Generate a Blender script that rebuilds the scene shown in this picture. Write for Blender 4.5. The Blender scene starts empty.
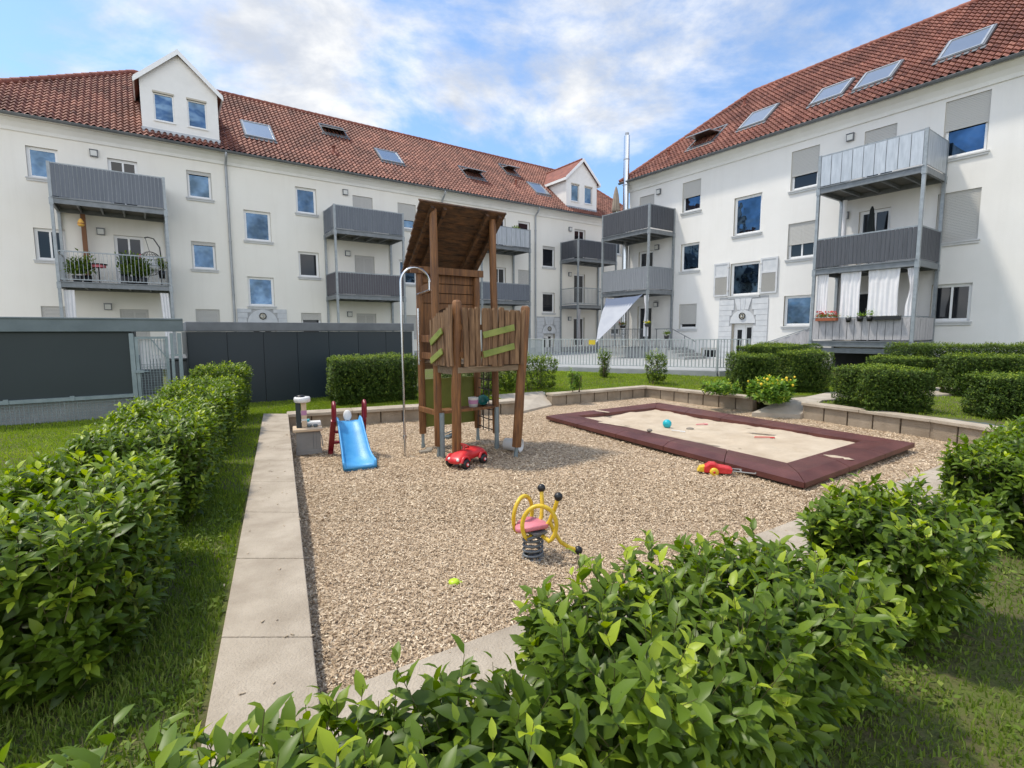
import bpy, math, random
import numpy as np
from mathutils import Matrix, Vector
R = math.radians
rng = np.random.default_rng(7)
random.seed(7)
scene = bpy.context.scene
COL = scene.collection

# ------------------------------------------------------------------ camera, sky, sun, exposure
PITCH, ROLL, FPX = R(5.8), R(-.26), 505.0
_cp, _sp = math.cos(PITCH), math.sin(PITCH)
_fw = np.array([0, _cp, -_sp]); _up = np.array([0, _sp, _cp]); _rt = np.array([1., 0, 0])
_RT = math.cos(ROLL)*_rt + math.sin(ROLL)*_up
_UP = -math.sin(ROLL)*_rt + math.cos(ROLL)*_up
CAM = np.array([0, 0, 1.7])
cam = bpy.data.cameras.new('camera'); camo = bpy.data.objects.new('camera', cam); COL.objects.link(camo)
M = Matrix(((_RT[0], _UP[0], -_fw[0], 0), (_RT[1], _UP[1], -_fw[1], 0), (_RT[2], _UP[2], -_fw[2], 1.7), (0, 0, 0, 1)))
camo.matrix_world = M
cam.sensor_width = 36; cam.lens = FPX/1024*36; cam.clip_start = .05; cam.clip_end = 2000
scene.camera = camo

def G(px, py, z=0.):
    "where the sight line of a photo pixel meets height z"
    r = _fw + (px-512)/FPX*_RT - (py-384)/FPX*_UP
    t = (z-1.7)/r[2]
    p = CAM + t*r
    return float(p[0]), float(p[1])

SUN_EL, SUN_AZ = R(64), R(-76)
world = bpy.data.worlds.new('World'); scene.world = world; world.use_nodes = True
nt = world.node_tree; nt.nodes.clear()
N = nt.nodes.new; LK = nt.links.new
wo = N('ShaderNodeOutputWorld'); bg = N('ShaderNodeBackground'); bg.inputs[1].default_value = .15
sky = N('ShaderNodeTexSky'); sky.sky_type = 'NISHITA'; sky.sun_disc = False
sky.sun_elevation = SUN_EL; sky.sun_rotation = SUN_AZ; sky.air_density = 1.0; sky.dust_density = 1.0; sky.ozone_density = 1.5
tc = N('ShaderNodeTexCoord'); sep = N('ShaderNodeSeparateXYZ'); LK(tc.outputs['Generated'], sep.inputs[0])
ad = N('ShaderNodeMath'); ad.operation = 'MAXIMUM'; ad.inputs[1].default_value = 0.0; LK(sep.outputs[2], ad.inputs[0])
ad2 = N('ShaderNodeMath'); ad2.operation = 'ADD'; ad2.inputs[1].default_value = .22; LK(ad.outputs[0], ad2.inputs[0])
dx = N('ShaderNodeMath'); dx.operation = 'DIVIDE'; LK(sep.outputs[0], dx.inputs[0]); LK(ad2.outputs[0], dx.inputs[1])
dy = N('ShaderNodeMath'); dy.operation = 'DIVIDE'; LK(sep.outputs[1], dy.inputs[0]); LK(ad2.outputs[0], dy.inputs[1])
cmb = N('ShaderNodeCombineXYZ'); LK(dx.outputs[0], cmb.inputs[0]); LK(dy.outputs[0], cmb.inputs[1])
cmb.inputs[2].default_value = 3.7
def wnoise(scale, detail, rough, dist=0., off=None):
    n = N('ShaderNodeTexNoise'); n.inputs['Scale'].default_value = scale; n.inputs['Detail'].default_value = detail
    n.inputs['Roughness'].default_value = rough; n.inputs['Distortion'].default_value = dist
    LK(cmb.outputs[0], n.inputs['Vector']); return n
n1 = wnoise(1.15, 10, .61, .3); n2 = wnoise(3.1, 8, .6, .2); n3 = wnoise(.45, 2, .5)
def wramp(src, a, b, ca=(0, 0, 0, 1), cb=(1, 1, 1, 1), mode='EASE'):
    r = N('ShaderNodeValToRGB'); r.color_ramp.interpolation = mode
    r.color_ramp.elements[0].position = a; r.color_ramp.elements[1].position = b
    r.color_ramp.elements[0].color = ca; r.color_ramp.elements[1].color = cb
    LK(src, r.inputs[0]); return r
clr = N('ShaderNodeMapRange'); clr.inputs['From Min'].default_value = -1.2; clr.inputs['From Max'].default_value = .6; clr.inputs['To Min'].default_value = .12; clr.inputs['To Max'].default_value = -.015
LK(dy.outputs[0], clr.inputs['Value']); cadd = N('ShaderNodeMath'); cadd.operation = 'ADD'; LK(n1.outputs['Fac'], cadd.inputs[0]); LK(clr.outputs[0], cadd.inputs[1])   # extra cloud added behind the camera to whiten light on the left facade
cov = wramp(cadd.outputs[0], .455, .64)
shade = wramp(n2.outputs['Fac'], .35, .68, (3.1, 3.4, 3.95, 1), (5.6, 5.6, 5.55, 1))
skyb = N('ShaderNodeMixRGB'); skyb.blend_type = 'MULTIPLY'; skyb.inputs[0].default_value = 1
LK(sky.outputs[0], skyb.inputs[1]); skyb.inputs[2].default_value = (.80, 1.02, 1.18, 1)
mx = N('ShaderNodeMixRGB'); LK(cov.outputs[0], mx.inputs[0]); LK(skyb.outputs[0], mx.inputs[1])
back_boost = N('ShaderNodeMapRange'); back_boost.inputs['From Min'].default_value = -1.; back_boost.inputs['From Max'].default_value = .3; back_boost.inputs['To Min'].default_value = 2.0; back_boost.inputs['To Max'].default_value = 1.; LK(dy.outputs[0], back_boost.inputs['Value'])
shm = N('ShaderNodeVectorMath'); shm.operation = 'SCALE'; LK(shade.outputs[0], shm.inputs[0]); LK(back_boost.outputs[0], shm.inputs['Scale']); LK(shm.outputs[0], mx.inputs[2])   # unseen clouds behind the camera boosted to brighten the left facade
# thin haze veil so that no patch is pure deep blue
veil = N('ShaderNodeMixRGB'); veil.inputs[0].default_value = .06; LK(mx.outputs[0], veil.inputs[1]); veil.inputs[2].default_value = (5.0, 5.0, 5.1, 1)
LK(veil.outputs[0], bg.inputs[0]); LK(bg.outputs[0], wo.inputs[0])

sl = bpy.data.lights.new('sun', 'SUN'); sl.energy = 2.7; sl.angle = R(4); sl.color = (1, .92, .80)
so = bpy.data.objects.new('sun', sl); COL.objects.link(so)
tosun = Vector((math.sin(SUN_AZ)*math.cos(SUN_EL), math.cos(SUN_AZ)*math.cos(SUN_EL), math.sin(SUN_EL)))
so.rotation_euler = (-tosun).to_track_quat('-Z', 'Y').to_euler(); so.location = (-20, 5, 40)
scene.view_settings.view_transform = 'Standard'; scene.view_settings.look = 'None'
scene.view_settings.exposure = 0.42; scene.view_settings.gamma = 1.0
scene.view_settings.use_curve_mapping = False
scene.cycles.max_bounces = 8; scene.cycles.diffuse_bounces = 3; scene.cycles.transparent_max_bounces = 8

# ------------------------------------------------------------------ materials
MATS = {}
def mat(name, c, rough=.7, c2=None, scale=6., bump=0., bscale=40., metal=0., spec=.5, stretch=(1, 1, 1), detail=5, pos=(.35, .68), ior=None, coord='Object'):
    m = bpy.data.materials.new(name); m.use_nodes = True; t = m.node_tree; b = t.nodes['Principled BSDF']
    b.inputs['Roughness'].default_value = rough; b.inputs['Metallic'].default_value = metal
    b.inputs['Specular IOR Level'].default_value = spec
    if ior: b.inputs['IOR'].default_value = ior
    b.inputs['Base Color'].default_value = (*c, 1)
    if c2 or bump:
        tc = t.nodes.new('ShaderNodeTexCoord'); mp = t.nodes.new('ShaderNodeMapping'); mp.inputs['Scale'].default_value = stretch
        t.links.new(tc.outputs[coord], mp.inputs[0])
    if c2:
        n = t.nodes.new('ShaderNodeTexNoise'); n.inputs['Scale'].default_value = scale; n.inputs['Detail'].default_value = detail; n.inputs['Roughness'].default_value = .62
        t.links.new(mp.outputs[0], n.inputs['Vector'])
        r = t.nodes.new('ShaderNodeValToRGB'); r.color_ramp.elements[0].position = pos[0]; r.color_ramp.elements[1].position = pos[1]
        r.color_ramp.elements[0].color = (*c, 1); r.color_ramp.elements[1].color = (*c2, 1)
        t.links.new(n.outputs['Fac'], r.inputs[0]); t.links.new(r.outputs[0], b.inputs['Base Color'])
        m['ramp'] = 1
    if bump:
        n2 = t.nodes.new('ShaderNodeTexNoise'); n2.inputs['Scale'].default_value = bscale; n2.inputs['Detail'].default_value = 6
        t.links.new(mp.outputs[0], n2.inputs['Vector'])
        bp = t.nodes.new('ShaderNodeBump'); bp.inputs['Strength'].default_value = bump; bp.inputs['Distance'].default_value = .02
        t.links.new(n2.outputs['Fac'], bp.inputs['Height']); t.links.new(bp.outputs[0], b.inputs['Normal'])
    MATS[name] = m; return m

def stain(name, col, amt=.14):
    "rain streaks and splash dirt: vertically stretched noise mixed over the base colour"
    m = MATS[name]; t = m.node_tree; b = t.nodes['Principled BSDF']; src = b.inputs['Base Color'].links[0].from_socket
    tc = t.nodes.new('ShaderNodeTexCoord'); mp = t.nodes.new('ShaderNodeMapping'); mp.inputs['Scale'].default_value = (1.6, 1.6, .12); t.links.new(tc.outputs['Object'], mp.inputs[0])
    n = t.nodes.new('ShaderNodeTexNoise'); n.inputs['Scale'].default_value = 1.6; n.inputs['Detail'].default_value = 8; n.inputs['Roughness'].default_value = .7; t.links.new(mp.outputs[0], n.inputs['Vector'])
    r = t.nodes.new('ShaderNodeValToRGB'); r.color_ramp.elements[0].position = .50; r.color_ramp.elements[1].position = .78; r.color_ramp.elements[0].color = (0, 0, 0, 1); r.color_ramp.elements[1].color = (amt, amt, amt, 1); t.links.new(n.outputs['Fac'], r.inputs[0])
    mx = t.nodes.new('ShaderNodeMixRGB'); mx.inputs[2].default_value = (*col, 1); t.links.new(r.outputs[0], mx.inputs[0]); t.links.new(src, mx.inputs[1]); t.links.new(mx.outputs[0], b.inputs['Base Color'])
def leafmat(name, dark, mid, young, rough=.38, trans=.28):
    "leaf pigment from the per-leaf 'tone' attribute: 0 old leaf, 1 young yellow-green leaf"
    m = bpy.data.materials.new(name); m.use_nodes = True; t = m.node_tree; b = t.nodes['Principled BSDF']
    a = t.nodes.new('ShaderNodeAttribute'); a.attribute_name = 'tone'
    r = t.nodes.new('ShaderNodeValToRGB'); e = r.color_ramp.elements
    e[0].position = 0; e[0].color = (*dark, 1); e[1].position = 1; e[1].color = (*young, 1)
    x = e.new(.55); x.color = (*mid, 1)
    t.links.new(a.outputs['Fac'], r.inputs[0]); t.links.new(r.outputs[0], b.inputs['Base Color'])
    b.inputs['Roughness'].default_value = rough; b.inputs['Specular IOR Level'].default_value = .35
    tr = t.nodes.new('ShaderNodeBsdfTranslucent'); mxs = t.nodes.new('ShaderNodeMixShader'); mxs.inputs[0].default_value = trans
    hs = t.nodes.new('ShaderNodeHueSaturation'); hs.inputs['Value'].default_value = 1.6; hs.inputs['Saturation'].default_value = 1.1
    t.links.new(r.outputs[0], hs.inputs['Color']); t.links.new(hs.outputs[0], tr.inputs[0])
    t.links.new(b.outputs[0], mxs.inputs[1]); t.links.new(tr.outputs[0], mxs.inputs[2])
    t.links.new(mxs.outputs[0], t.nodes['Material Output'].inputs[0])
    MATS[name] = m; return m

mat('plaster_left', (.79, .76, .69), .92, (.83, .805, .74), .5, .25, 60, detail=8, pos=(.3, .7))
mat('plaster_right', (.73, .715, .68), .92, (.79, .775, .745), .5, .25, 60, detail=8, pos=(.3, .7))
mat('plaster_white', (.82, .81, .78), .85, (.76, .75, .72), 2)
stain('plaster_left', (.50, .46, .39)); stain('plaster_right', (.50, .48, .44))
mat('cornice', (.80, .79, .75), .8, (.73, .72, .68), 1.2)
mat('plinth', (.34, .35, .36), .85, (.42, .42, .42), 3, .2, 50)
mat('quoin', (.52, .54, .56), .85, (.62, .63, .64), 4)
mat('reveal', (.46, .42, .34), .85, (.52, .48, .40), 3)
mat('sill', (.52, .53, .53), .7, (.60, .60, .59), 5)
mat('window_white', (.82, .82, .81), .35)
mat('shutter_slat', (.50, .49, .46), .55)
mat('curtain_net', (.62, .64, .66), .9)
mat('shade_black', (.025, .027, .03), .8)  # near-black put in for the shade of rooms, openings and recesses
mat('zinc', (.33, .35, .37), .45, (.42, .44, .46), 3, metal=.5)
mat('gutter', (.11, .12, .13), .5, (.16, .17, .18), 3)
mat('steel', (.25, .275, .29), .42, (.34, .37, .385), 8, metal=.4)
mat('steel_dark', (.15, .165, .175), .45, (.21, .225, .24), 6, metal=.3)
mat('inox', (.62, .63, .64), .22, metal=1.)
mat('deck_wood', (.10, .095, .085), .8, (.16, .15, .135), 3, stretch=(1, 12, 12))
mat('panel_grey', (.105, .12, .145), .6, (.16, .175, .205), 1.5, stretch=(14, 14, .6), pos=(.25, .75))
mat('panel_dark', (.05, .055, .065), .6, (.085, .09, .105), 1.5, stretch=(14, 14, .6), pos=(.25, .75))
mat('panel_steel', (.20, .215, .235), .5, (.27, .285, .31), 1.5, stretch=(14, 14, .6), pos=(.25, .75))
mat('panel_plum', (.075, .07, .08), .65, (.11, .105, .12), 1.5, stretch=(14, 14, .6), pos=(.25, .75))
mat('panel_silver', (.40, .43, .46), .4, (.52, .55, .58), 2, metal=.35, stretch=(6, 6, 1))
mat('cloth_grey', (.34, .33, .34), .9, (.45, .44, .45), 4, .5, 12, stretch=(6, 6, 1))
mat('cloth_white', (.78, .77, .78), .9, (.70, .69, .70), 3)
mat('sail', (.34, .36, .41), .85, (.40, .42, .46), 2)
mat('sail_dark', (.11, .14, .21), .85)
mat('parasol_beige', (.30, .245, .19), .9, (.36, .29, .23), 6)
mat('parasol_black', (.015, .02, .02), .9)
mat('bin_navy', (.012, .022, .030), .42, (.018, .030, .038), .7, pos=(.2, .8))
mat('bin_green', (.016, .026, .028), .55, (.024, .036, .038), .7, pos=(.2, .8))
mat('galv', (.20, .25, .26), .5, (.28, .33, .34), 5, metal=.35)
mat('galv_dark', (.115, .145, .155), .5, (.155, .19, .20), 3, metal=.2)
mat('fence_light', (.40, .43, .43), .5, (.50, .53, .52), 8, metal=.2)
mat('concrete', (.32, .262, .195), .88, (.47, .40, .31), 3.2, .5, 90, detail=13, pos=(.30, .62))
mat('concrete_wall', (.235, .185, .13), .9, (.36, .295, .22), 2.5, .5, 60, detail=9)
mat('concrete_grey', (.30, .31, .31), .9, (.38, .385, .38), 3, .3, 60)
mat('path', (.36, .31, .245), .9, (.48, .42, .34), 2, .3, 70)
mat('wood', (.095, .036, .010), .5, (.29, .125, .035), 3.2, .5, 30, stretch=(9, 9, .7), detail=8)
mat('wood_grey', (.085, .040, .016), .75, (.30, .175, .085), 3.2, .5, 30, stretch=(9, 9, .8), detail=8)
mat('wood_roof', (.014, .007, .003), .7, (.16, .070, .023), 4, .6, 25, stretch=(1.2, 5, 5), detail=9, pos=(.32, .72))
mat('wood_beam', (.15, .105, .06), .8, (.27, .20, .13), 4, .3, 30, stretch=(.8, 9, 9))
mat('green_board', (.15, .19, .03), .55, (.26, .29, .065), 5, .2, 30)
mat('olive_board', (.13, .15, .016), .6, (.19, .20, .03), 3, .2, 20)
mat('rubber_maroon', (.072, .019, .015), .45, (.135, .044, .034), 2.5, .3, 80, detail=7)
mat('sand', (.50, .395, .275), .95, (.66, .55, .41), 2.5, .8, 140, detail=12, pos=(.3, .7))
mat('yellow_paint', (.62, .40, .012), .38, (.78, .55, .05), 14, detail=8)
mat('pink_seat', (.60, .16, .20), .5, (.68, .24, .28), 9)
mat('black_rubber', (.012, .012, .013), .4)
mat('red_plastic', (.52, .012, .018), .36, (.66, .05, .05), 9, detail=8)
mat('maroon_plastic', (.20, .006, .016), .35)
mat('blue_plastic', (.04, .27, .58), .42, (.10, .38, .68), 4, .15, 60, detail=8)
mat('white_plastic', (.74, .73, .70), .4)
mat('grey_plastic', (.24, .235, .225), .55, (.29, .285, .27), 4)
mat('beige_plastic', (.60, .46, .31), .5)
mat('purple_plastic', (.46, .22, .36), .4)
mat('teal_plastic', (.01, .14, .13), .35)
mat('cyan_plastic', (.01, .40, .47), .35)
mat('lime_plastic', (.50, .70, .03), .35)
mat('lamp_glass', (.62, .62, .58), .4)
mat('terracotta', (.30, .09, .04), .8)
mat('rope', (.07, .055, .045), .9)
mat('bark', (.10, .07, .045), .9, (.16, .12, .08), 20)
mat('stone', (.20, .17, .135), .9, (.28, .25, .2), 8)
mat('soil', (.07, .05, .032), .95, (.12, .09, .06), 6, .6, 30)
mat('lantern', (.75, .42, .08), .6)
mat('brown_post', (.20, .09, .04), .7)
mat('sign_yellow', (.75, .55, .03), .5)
mat('flower_red', (.62, .045, .03), .6)
mat('flower_pink', (.70, .18, .22), .6)
mat('flower_yellow', (.80, .55, .03), .6)
mat('cushion', (.60, .60, .58), .9)
mat('twig_green', (.12, .11, .035), .7)
mat('gold', (.35, .26, .10), .4)

def glassmat(name, base, ior=2.6, rough=.03):
    m = mat(name, base, rough, ior=ior); return m
mat('glass', (.045, .072, .105), .03, (.10, .165, .255), .9, metal=1., detail=3, pos=(.38, .62))  # blue of reflected sky put into the tint, blotches for the room behind
glassmat('glass_dark', (.012, .014, .018), 1.5, .05)
mat('glass_roof', (.50, .51, .50), .3, metal=1.)

# wavy reflections: old float glass
for nm in ('glass', 'glass_roof'):
    t = MATS[nm].node_tree; tcn = t.nodes.new('ShaderNodeTexCoord'); nn = t.nodes.new('ShaderNodeTexNoise'); nn.inputs['Scale'].default_value = 1.3
    bp = t.nodes.new('ShaderNodeBump'); bp.inputs['Strength'].default_value = .06; bp.inputs['Distance'].default_value = .3
    t.links.new(tcn.outputs['Object'], nn.inputs['Vector']); t.links.new(nn.outputs['Fac'], bp.inputs['Height']); t.links.new(bp.outputs[0], t.nodes['Principled BSDF'].inputs['Normal'])

def tilemat():
    m = bpy.data.materials.new('roof_tile'); m.use_nodes = True; t = m.node_tree; b = t.nodes['Principled BSDF']
    uv = t.nodes.new('ShaderNodeUVMap'); uv.uv_map = 'tile'
    fl = t.nodes.new('ShaderNodeVectorMath'); fl.operation = 'FLOOR'; t.links.new(uv.outputs[0], fl.inputs[0])
    wn = t.nodes.new('ShaderNodeTexWhiteNoise'); wn.noise_dimensions = '2D'; t.links.new(fl.outputs[0], wn.inputs['Vector'])
    r = t.nodes.new('ShaderNodeValToRGB'); e = r.color_ramp.elements
    e[0].position = 0; e[0].color = (.18, .070, .05, 1); e[1].position = 1; e[1].color = (.37, .165, .115, 1)
    for p, c in ((.3, (.255, .10, .069, 1)), (.7, (.305, .125, .086, 1))):
        x = e.new(p); x.color = c
    t.links.new(wn.outputs['Value'], r.inputs[0])
    tc = t.nodes.new('ShaderNodeTexCoord'); n = t.nodes.new('ShaderNodeTexNoise'); n.inputs['Scale'].default_value = .7; n.inputs['Detail'].default_value = 9
    t.links.new(tc.outputs['Object'], n.inputs['Vector'])
    r2 = t.nodes.new('ShaderNodeValToRGB'); r2.color_ramp.elements[0].position = .32; r2.color_ramp.elements[1].position = .66
    r2.color_ramp.elements[0].color = (.55, .54, .54, 1); r2.color_ramp.elements[1].color = (1, 1, 1, 1)
    t.links.new(n.outputs['Fac'], r2.inputs[0])
    mx = t.nodes.new('ShaderNodeMixRGB'); mx.blend_type = 'MULTIPLY'; mx.inputs[0].default_value = 1
    t.links.new(r.outputs[0], mx.inputs[1]); t.links.new(r2.outputs[0], mx.inputs[2]); t.links.new(mx.outputs[0], b.inputs['Base Color'])
    b.inputs['Roughness'].default_value = .75; MATS['roof_tile'] = m
tilemat()
mat('ridge_tile', (.17, .055, .038), .8, (.29, .10, .065), 3)
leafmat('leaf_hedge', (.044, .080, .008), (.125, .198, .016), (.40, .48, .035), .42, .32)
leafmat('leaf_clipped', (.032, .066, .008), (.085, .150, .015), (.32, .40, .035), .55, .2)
leafmat('leaf_grass', (.12, .18, .018), (.24, .34, .028), (.42, .46, .07), .7, .35)
leafmat('leaf_weed', (.075, .12, .016), (.155, .23, .026), (.30, .32, .08), .65, .3)
leafmat('leaf_light', (.07, .15, .02), (.17, .30, .035), (.45, .50, .05), .5, .3)
def chipmat():
    m = bpy.data.materials.new('wood_chip'); m.use_nodes = True; t = m.node_tree; b = t.nodes['Principled BSDF']
    a = t.nodes.new('ShaderNodeAttribute'); a.attribute_name = 'tone'
    r = t.nodes.new('ShaderNodeValToRGB'); e = r.color_ramp.elements
    e[0].position = 0; e[0].color = (.17, .105, .055, 1); e[1].position = 1; e[1].color = (.86, .72, .52, 1)
    for p, c in ((.25, (.375, .265, .16, 1)), (.65, (.585, .45, .30, 1))):
        x = e.new(p); x.color = c
    t.links.new(a.outputs['Fac'], r.inputs[0]); t.links.new(r.outputs[0], b.inputs['Base Color']); b.inputs['Roughness'].default_value = .8
    MATS['wood_chip'] = m
chipmat()

def groundmat(name, cols, s1, s2, bump=.6, bs=120, vor=None):
    "two noises drive a ramp of ground colours"
    m = bpy.data.materials.new(name); m.use_nodes = True; t = m.node_tree; b = t.nodes['Principled BSDF']; b.inputs['Roughness'].default_value = .95
    b.inputs['Specular IOR Level'].default_value = .2
    tc = t.nodes.new('ShaderNodeTexCoord')
    n = t.nodes.new('ShaderNodeTexNoise'); n.inputs['Scale'].default_value = s1; n.inputs['Detail'].default_value = 6; t.links.new(tc.outputs['Object'], n.inputs['Vector'])
    if vor:
        n2 = t.nodes.new('ShaderNodeTexVoronoi'); n2.inputs['Scale'].default_value = vor; t.links.new(tc.outputs['Object'], n2.inputs['Vector'])
        sp = t.nodes.new('ShaderNodeSeparateColor'); t.links.new(n2.outputs['Color'], sp.inputs[0]); o2 = sp.outputs[0]; hgt = n2.outputs['Distance']
    else:
        n2 = t.nodes.new('ShaderNodeTexNoise'); n2.inputs['Scale'].default_value = s2; n2.inputs['Detail'].default_value = 9; n2.inputs['Roughness'].default_value = .7
        t.links.new(tc.outputs['Object'], n2.inputs['Vector']); o2 = n2.outputs['Fac']; hgt = None
    mx = t.nodes.new('ShaderNodeMath'); mx.operation = 'MULTIPLY_ADD'; mx.inputs[1].default_value = .55
    m2 = t.nodes.new('ShaderNodeMath'); m2.operation = 'MULTIPLY'; m2.inputs[1].default_value = .45; t.links.new(n.outputs['Fac'], m2.inputs[0])
    t.links.new(o2, mx.inputs[0]); t.links.new(m2.outputs[0], mx.inputs[2])
    r = t.nodes.new('ShaderNodeValToRGB'); e = r.color_ramp.elements
    while len(e) < len(cols): e.new(.5)
    for i, (p, c) in enumerate(cols): e[i].position = p; e[i].color = (*c, 1)
    t.links.new(mx.outputs[0], r.inputs[0]); t.links.new(r.outputs[0], b.inputs['Base Color'])
    n3 = t.nodes.new('ShaderNodeTexNoise'); n3.inputs['Scale'].default_value = bs; n3.inputs['Detail'].default_value = 4; t.links.new(tc.outputs['Object'], n3.inputs['Vector'])
    bp = t.nodes.new('ShaderNodeBump'); bp.inputs['Strength'].default_value = bump; bp.inputs['Distance'].default_value = .03
    t.links.new(hgt if hgt else n3.outputs['Fac'], bp.inputs['Height']); t.links.new(bp.outputs[0], b.inputs['Normal'])
    MATS[name] = m
groundmat('lawn_ground', [(.30, (.12, .088, .055)), (.42, (.11, .10, .045)), (.55, (.10, .125, .03)), (.72, (.14, .18, .03))], .9, 14, .6, 60)
groundmat('gravel_ground', [(.2, (.22, .155, .10)), (.45, (.40, .30, .20)), (.62, (.54, .41, .28)), (.8, (.70, .55, .39))], 1.2, 40, .9, 120, vor=38)

# ------------------------------------------------------------------ mesh builder
class Frame:
    def __init__(s, deg=0., o=(0, 0, 0)):
        s.a = R(deg); s.o = Vector(o)
    def world(s, p=(0, 0, 0)):
        return Matrix.Rotation(s.a, 3, 'Z') @ Vector(p) + s.o
WF = Frame()

def rotm(axis, deg): return np.array(Matrix.Rotation(R(deg), 3, axis))
class MB:
    def __init__(s): s.v = []; s.f = []; s.m = []; s.sm = []; s.n = 0
    def add(s, V, F, m=0, smooth=False):
        s.v.append(np.asarray(V, float)); k = s.n
        for f in F: s.f.append([i+k for i in f]); s.m.append(m); s.sm.append(smooth)
        s.n += len(V); return s
    def box(s, c, size, Rm=None, m=0):
        h = np.array(size)/2
        V = np.array([[x, y, z] for x in (-1, 1) for y in (-1, 1) for z in (-1, 1)])*h
        if Rm is not None: V = V @ np.asarray(Rm).T
        V = V + np.array(c)
        return s.add(V, [(0, 1, 3, 2), (4, 6, 7, 5), (0, 4, 5, 1), (2, 3, 7, 6), (0, 2, 6, 4), (1, 5, 7, 3)], m)
    def bb(s, x0, x1, y0, y1, z0, z1, m=0):
        return s.box(((x0+x1)/2, (y0+y1)/2, (z0+z1)/2), (abs(x1-x0), abs(y1-y0), abs(z1-z0)), None, m)
    def bar(s, p0, p1, w, h, m=0, up=(0, 0, 1)):
        "square bar from p0 to p1"
        p0 = np.array(p0, float); p1 = np.array(p1, float); d = p1-p0; L = np.linalg.norm(d); d /= L
        u = np.array(up, float)
        if abs(d@u) > .98: u = np.array([0, 1., 0])
        x = np.cross(d, u); x /= np.linalg.norm(x); y = np.cross(x, d)
        return s.box((p0+p1)/2, (w, L, h), np.stack([x, d, y], 1), m)
    def tube(s, path, r, n=8, m=0, cap=True, closed=False, smooth=True):
        P = [np.array(p, float) for p in path]; k = len(P); rr = r if hasattr(r, '__len__') else [r]*k
        rings = []; prev = None
        for i in range(k):
            if closed: t = P[(i+1) % k]-P[i-1]
            else: t = P[min(i+1, k-1)]-P[max(i-1, 0)]
            t = t/(np.linalg.norm(t)+1e-9)
            if prev is None:
                a = np.array([0, 0, 1.]) if abs(t[2]) < .9 else np.array([1., 0, 0])
                x = np.cross(t, a)
            else: x = prev - (prev@t)*t
            x /= np.linalg.norm(x); prev = x; y = np.cross(t, x)
            rings.append([P[i]+rr[i]*(math.cos(q)*x+math.sin(q)*y) for q in np.arange(n)*2*math.pi/n])
        V = [v for rg in rings for v in rg]; F = []
        for i in range(k if closed else k-1):
            a = i*n; b = ((i+1) % k)*n
            for j in range(n): F.append((a+j, a+(j+1) % n, b+(j+1) % n, b+j))
        s.add(V, F, m, smooth)
        if cap and not closed:
            s.add(rings[0], [tuple(range(n))[::-1]], m); s.add(rings[-1], [tuple(range(n))], m)
        return s
    def cyl(s, p0, p1, r, r1=None, n=10, m=0, smooth=True):
        return s.tube([p0, p1], [r, r if r1 is None else r1], n, m, True, False, smooth)
    def lathe(s, prof, c=(0, 0, 0), n=16, m=0, Rm=None, smooth=True):
        V = []; F = []
        for (r, z) in prof:
            for j in range(n):
                a = j*2*math.pi/n; V.append((r*math.cos(a), r*math.sin(a), z))
        for i in range(len(prof)-1):
            for j in range(n): F.append((i*n+j, i*n+(j+1) % n, (i+1)*n+(j+1) % n, (i+1)*n+j))
        V = np.array(V)
        if Rm is not None: V = V @ np.asarray(Rm).T
        return s.add(V+np.array(c), F, m, smooth)
    def ball(s, c, r, n=12, m=0, sc=(1, 1, 1)):
        k = n//2; prof = [(max(1e-4, math.sin(i*math.pi/k)), -math.cos(i*math.pi/k)) for i in range(k+1)]
        q = MB(); q.lathe([(a*r, b*r) for a, b in prof], n=n); V = np.concatenate(q.v)*np.array(sc)+np.array(c)
        return s.add(V, q.f, m, True)
    def prism(s, poly, z0, z1, m=0):
        n = len(poly); zz0 = z0 if hasattr(z0, '__len__') else [z0]*n; zz1 = z1 if hasattr(z1, '__len__') else [z1]*n
        V = [(p[0], p[1], zz0[i]) for i, p in enumerate(poly)]+[(p[0], p[1], zz1[i]) for i, p in enumerate(poly)]
        F = [tuple(range(n))[::-1], tuple(range(n, 2*n))]+[(i, (i+1) % n, n+(i+1) % n, n+i) for i in range(n)]
        return s.add(V, F, m)
    def xz(s, poly, y0, y1, m=0):
        "polygon in the x-z plane pushed from y0 to y1"
        n = len(poly); V = [(p[0], y0, p[1]) for p in poly]+[(p[0], y1, p[1]) for p in poly]
        F = [tuple(range(n)), tuple(range(n, 2*n))[::-1]]+[(i, n+i, n+(i+1) % n, (i+1) % n) for i in range(n)]
        return s.add(V, F, m)
    def poly(s, pts, m=0): return s.add(pts, [tuple(range(len(pts)))], m)
    def ell(s, c, a, b, m=0): return s

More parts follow.
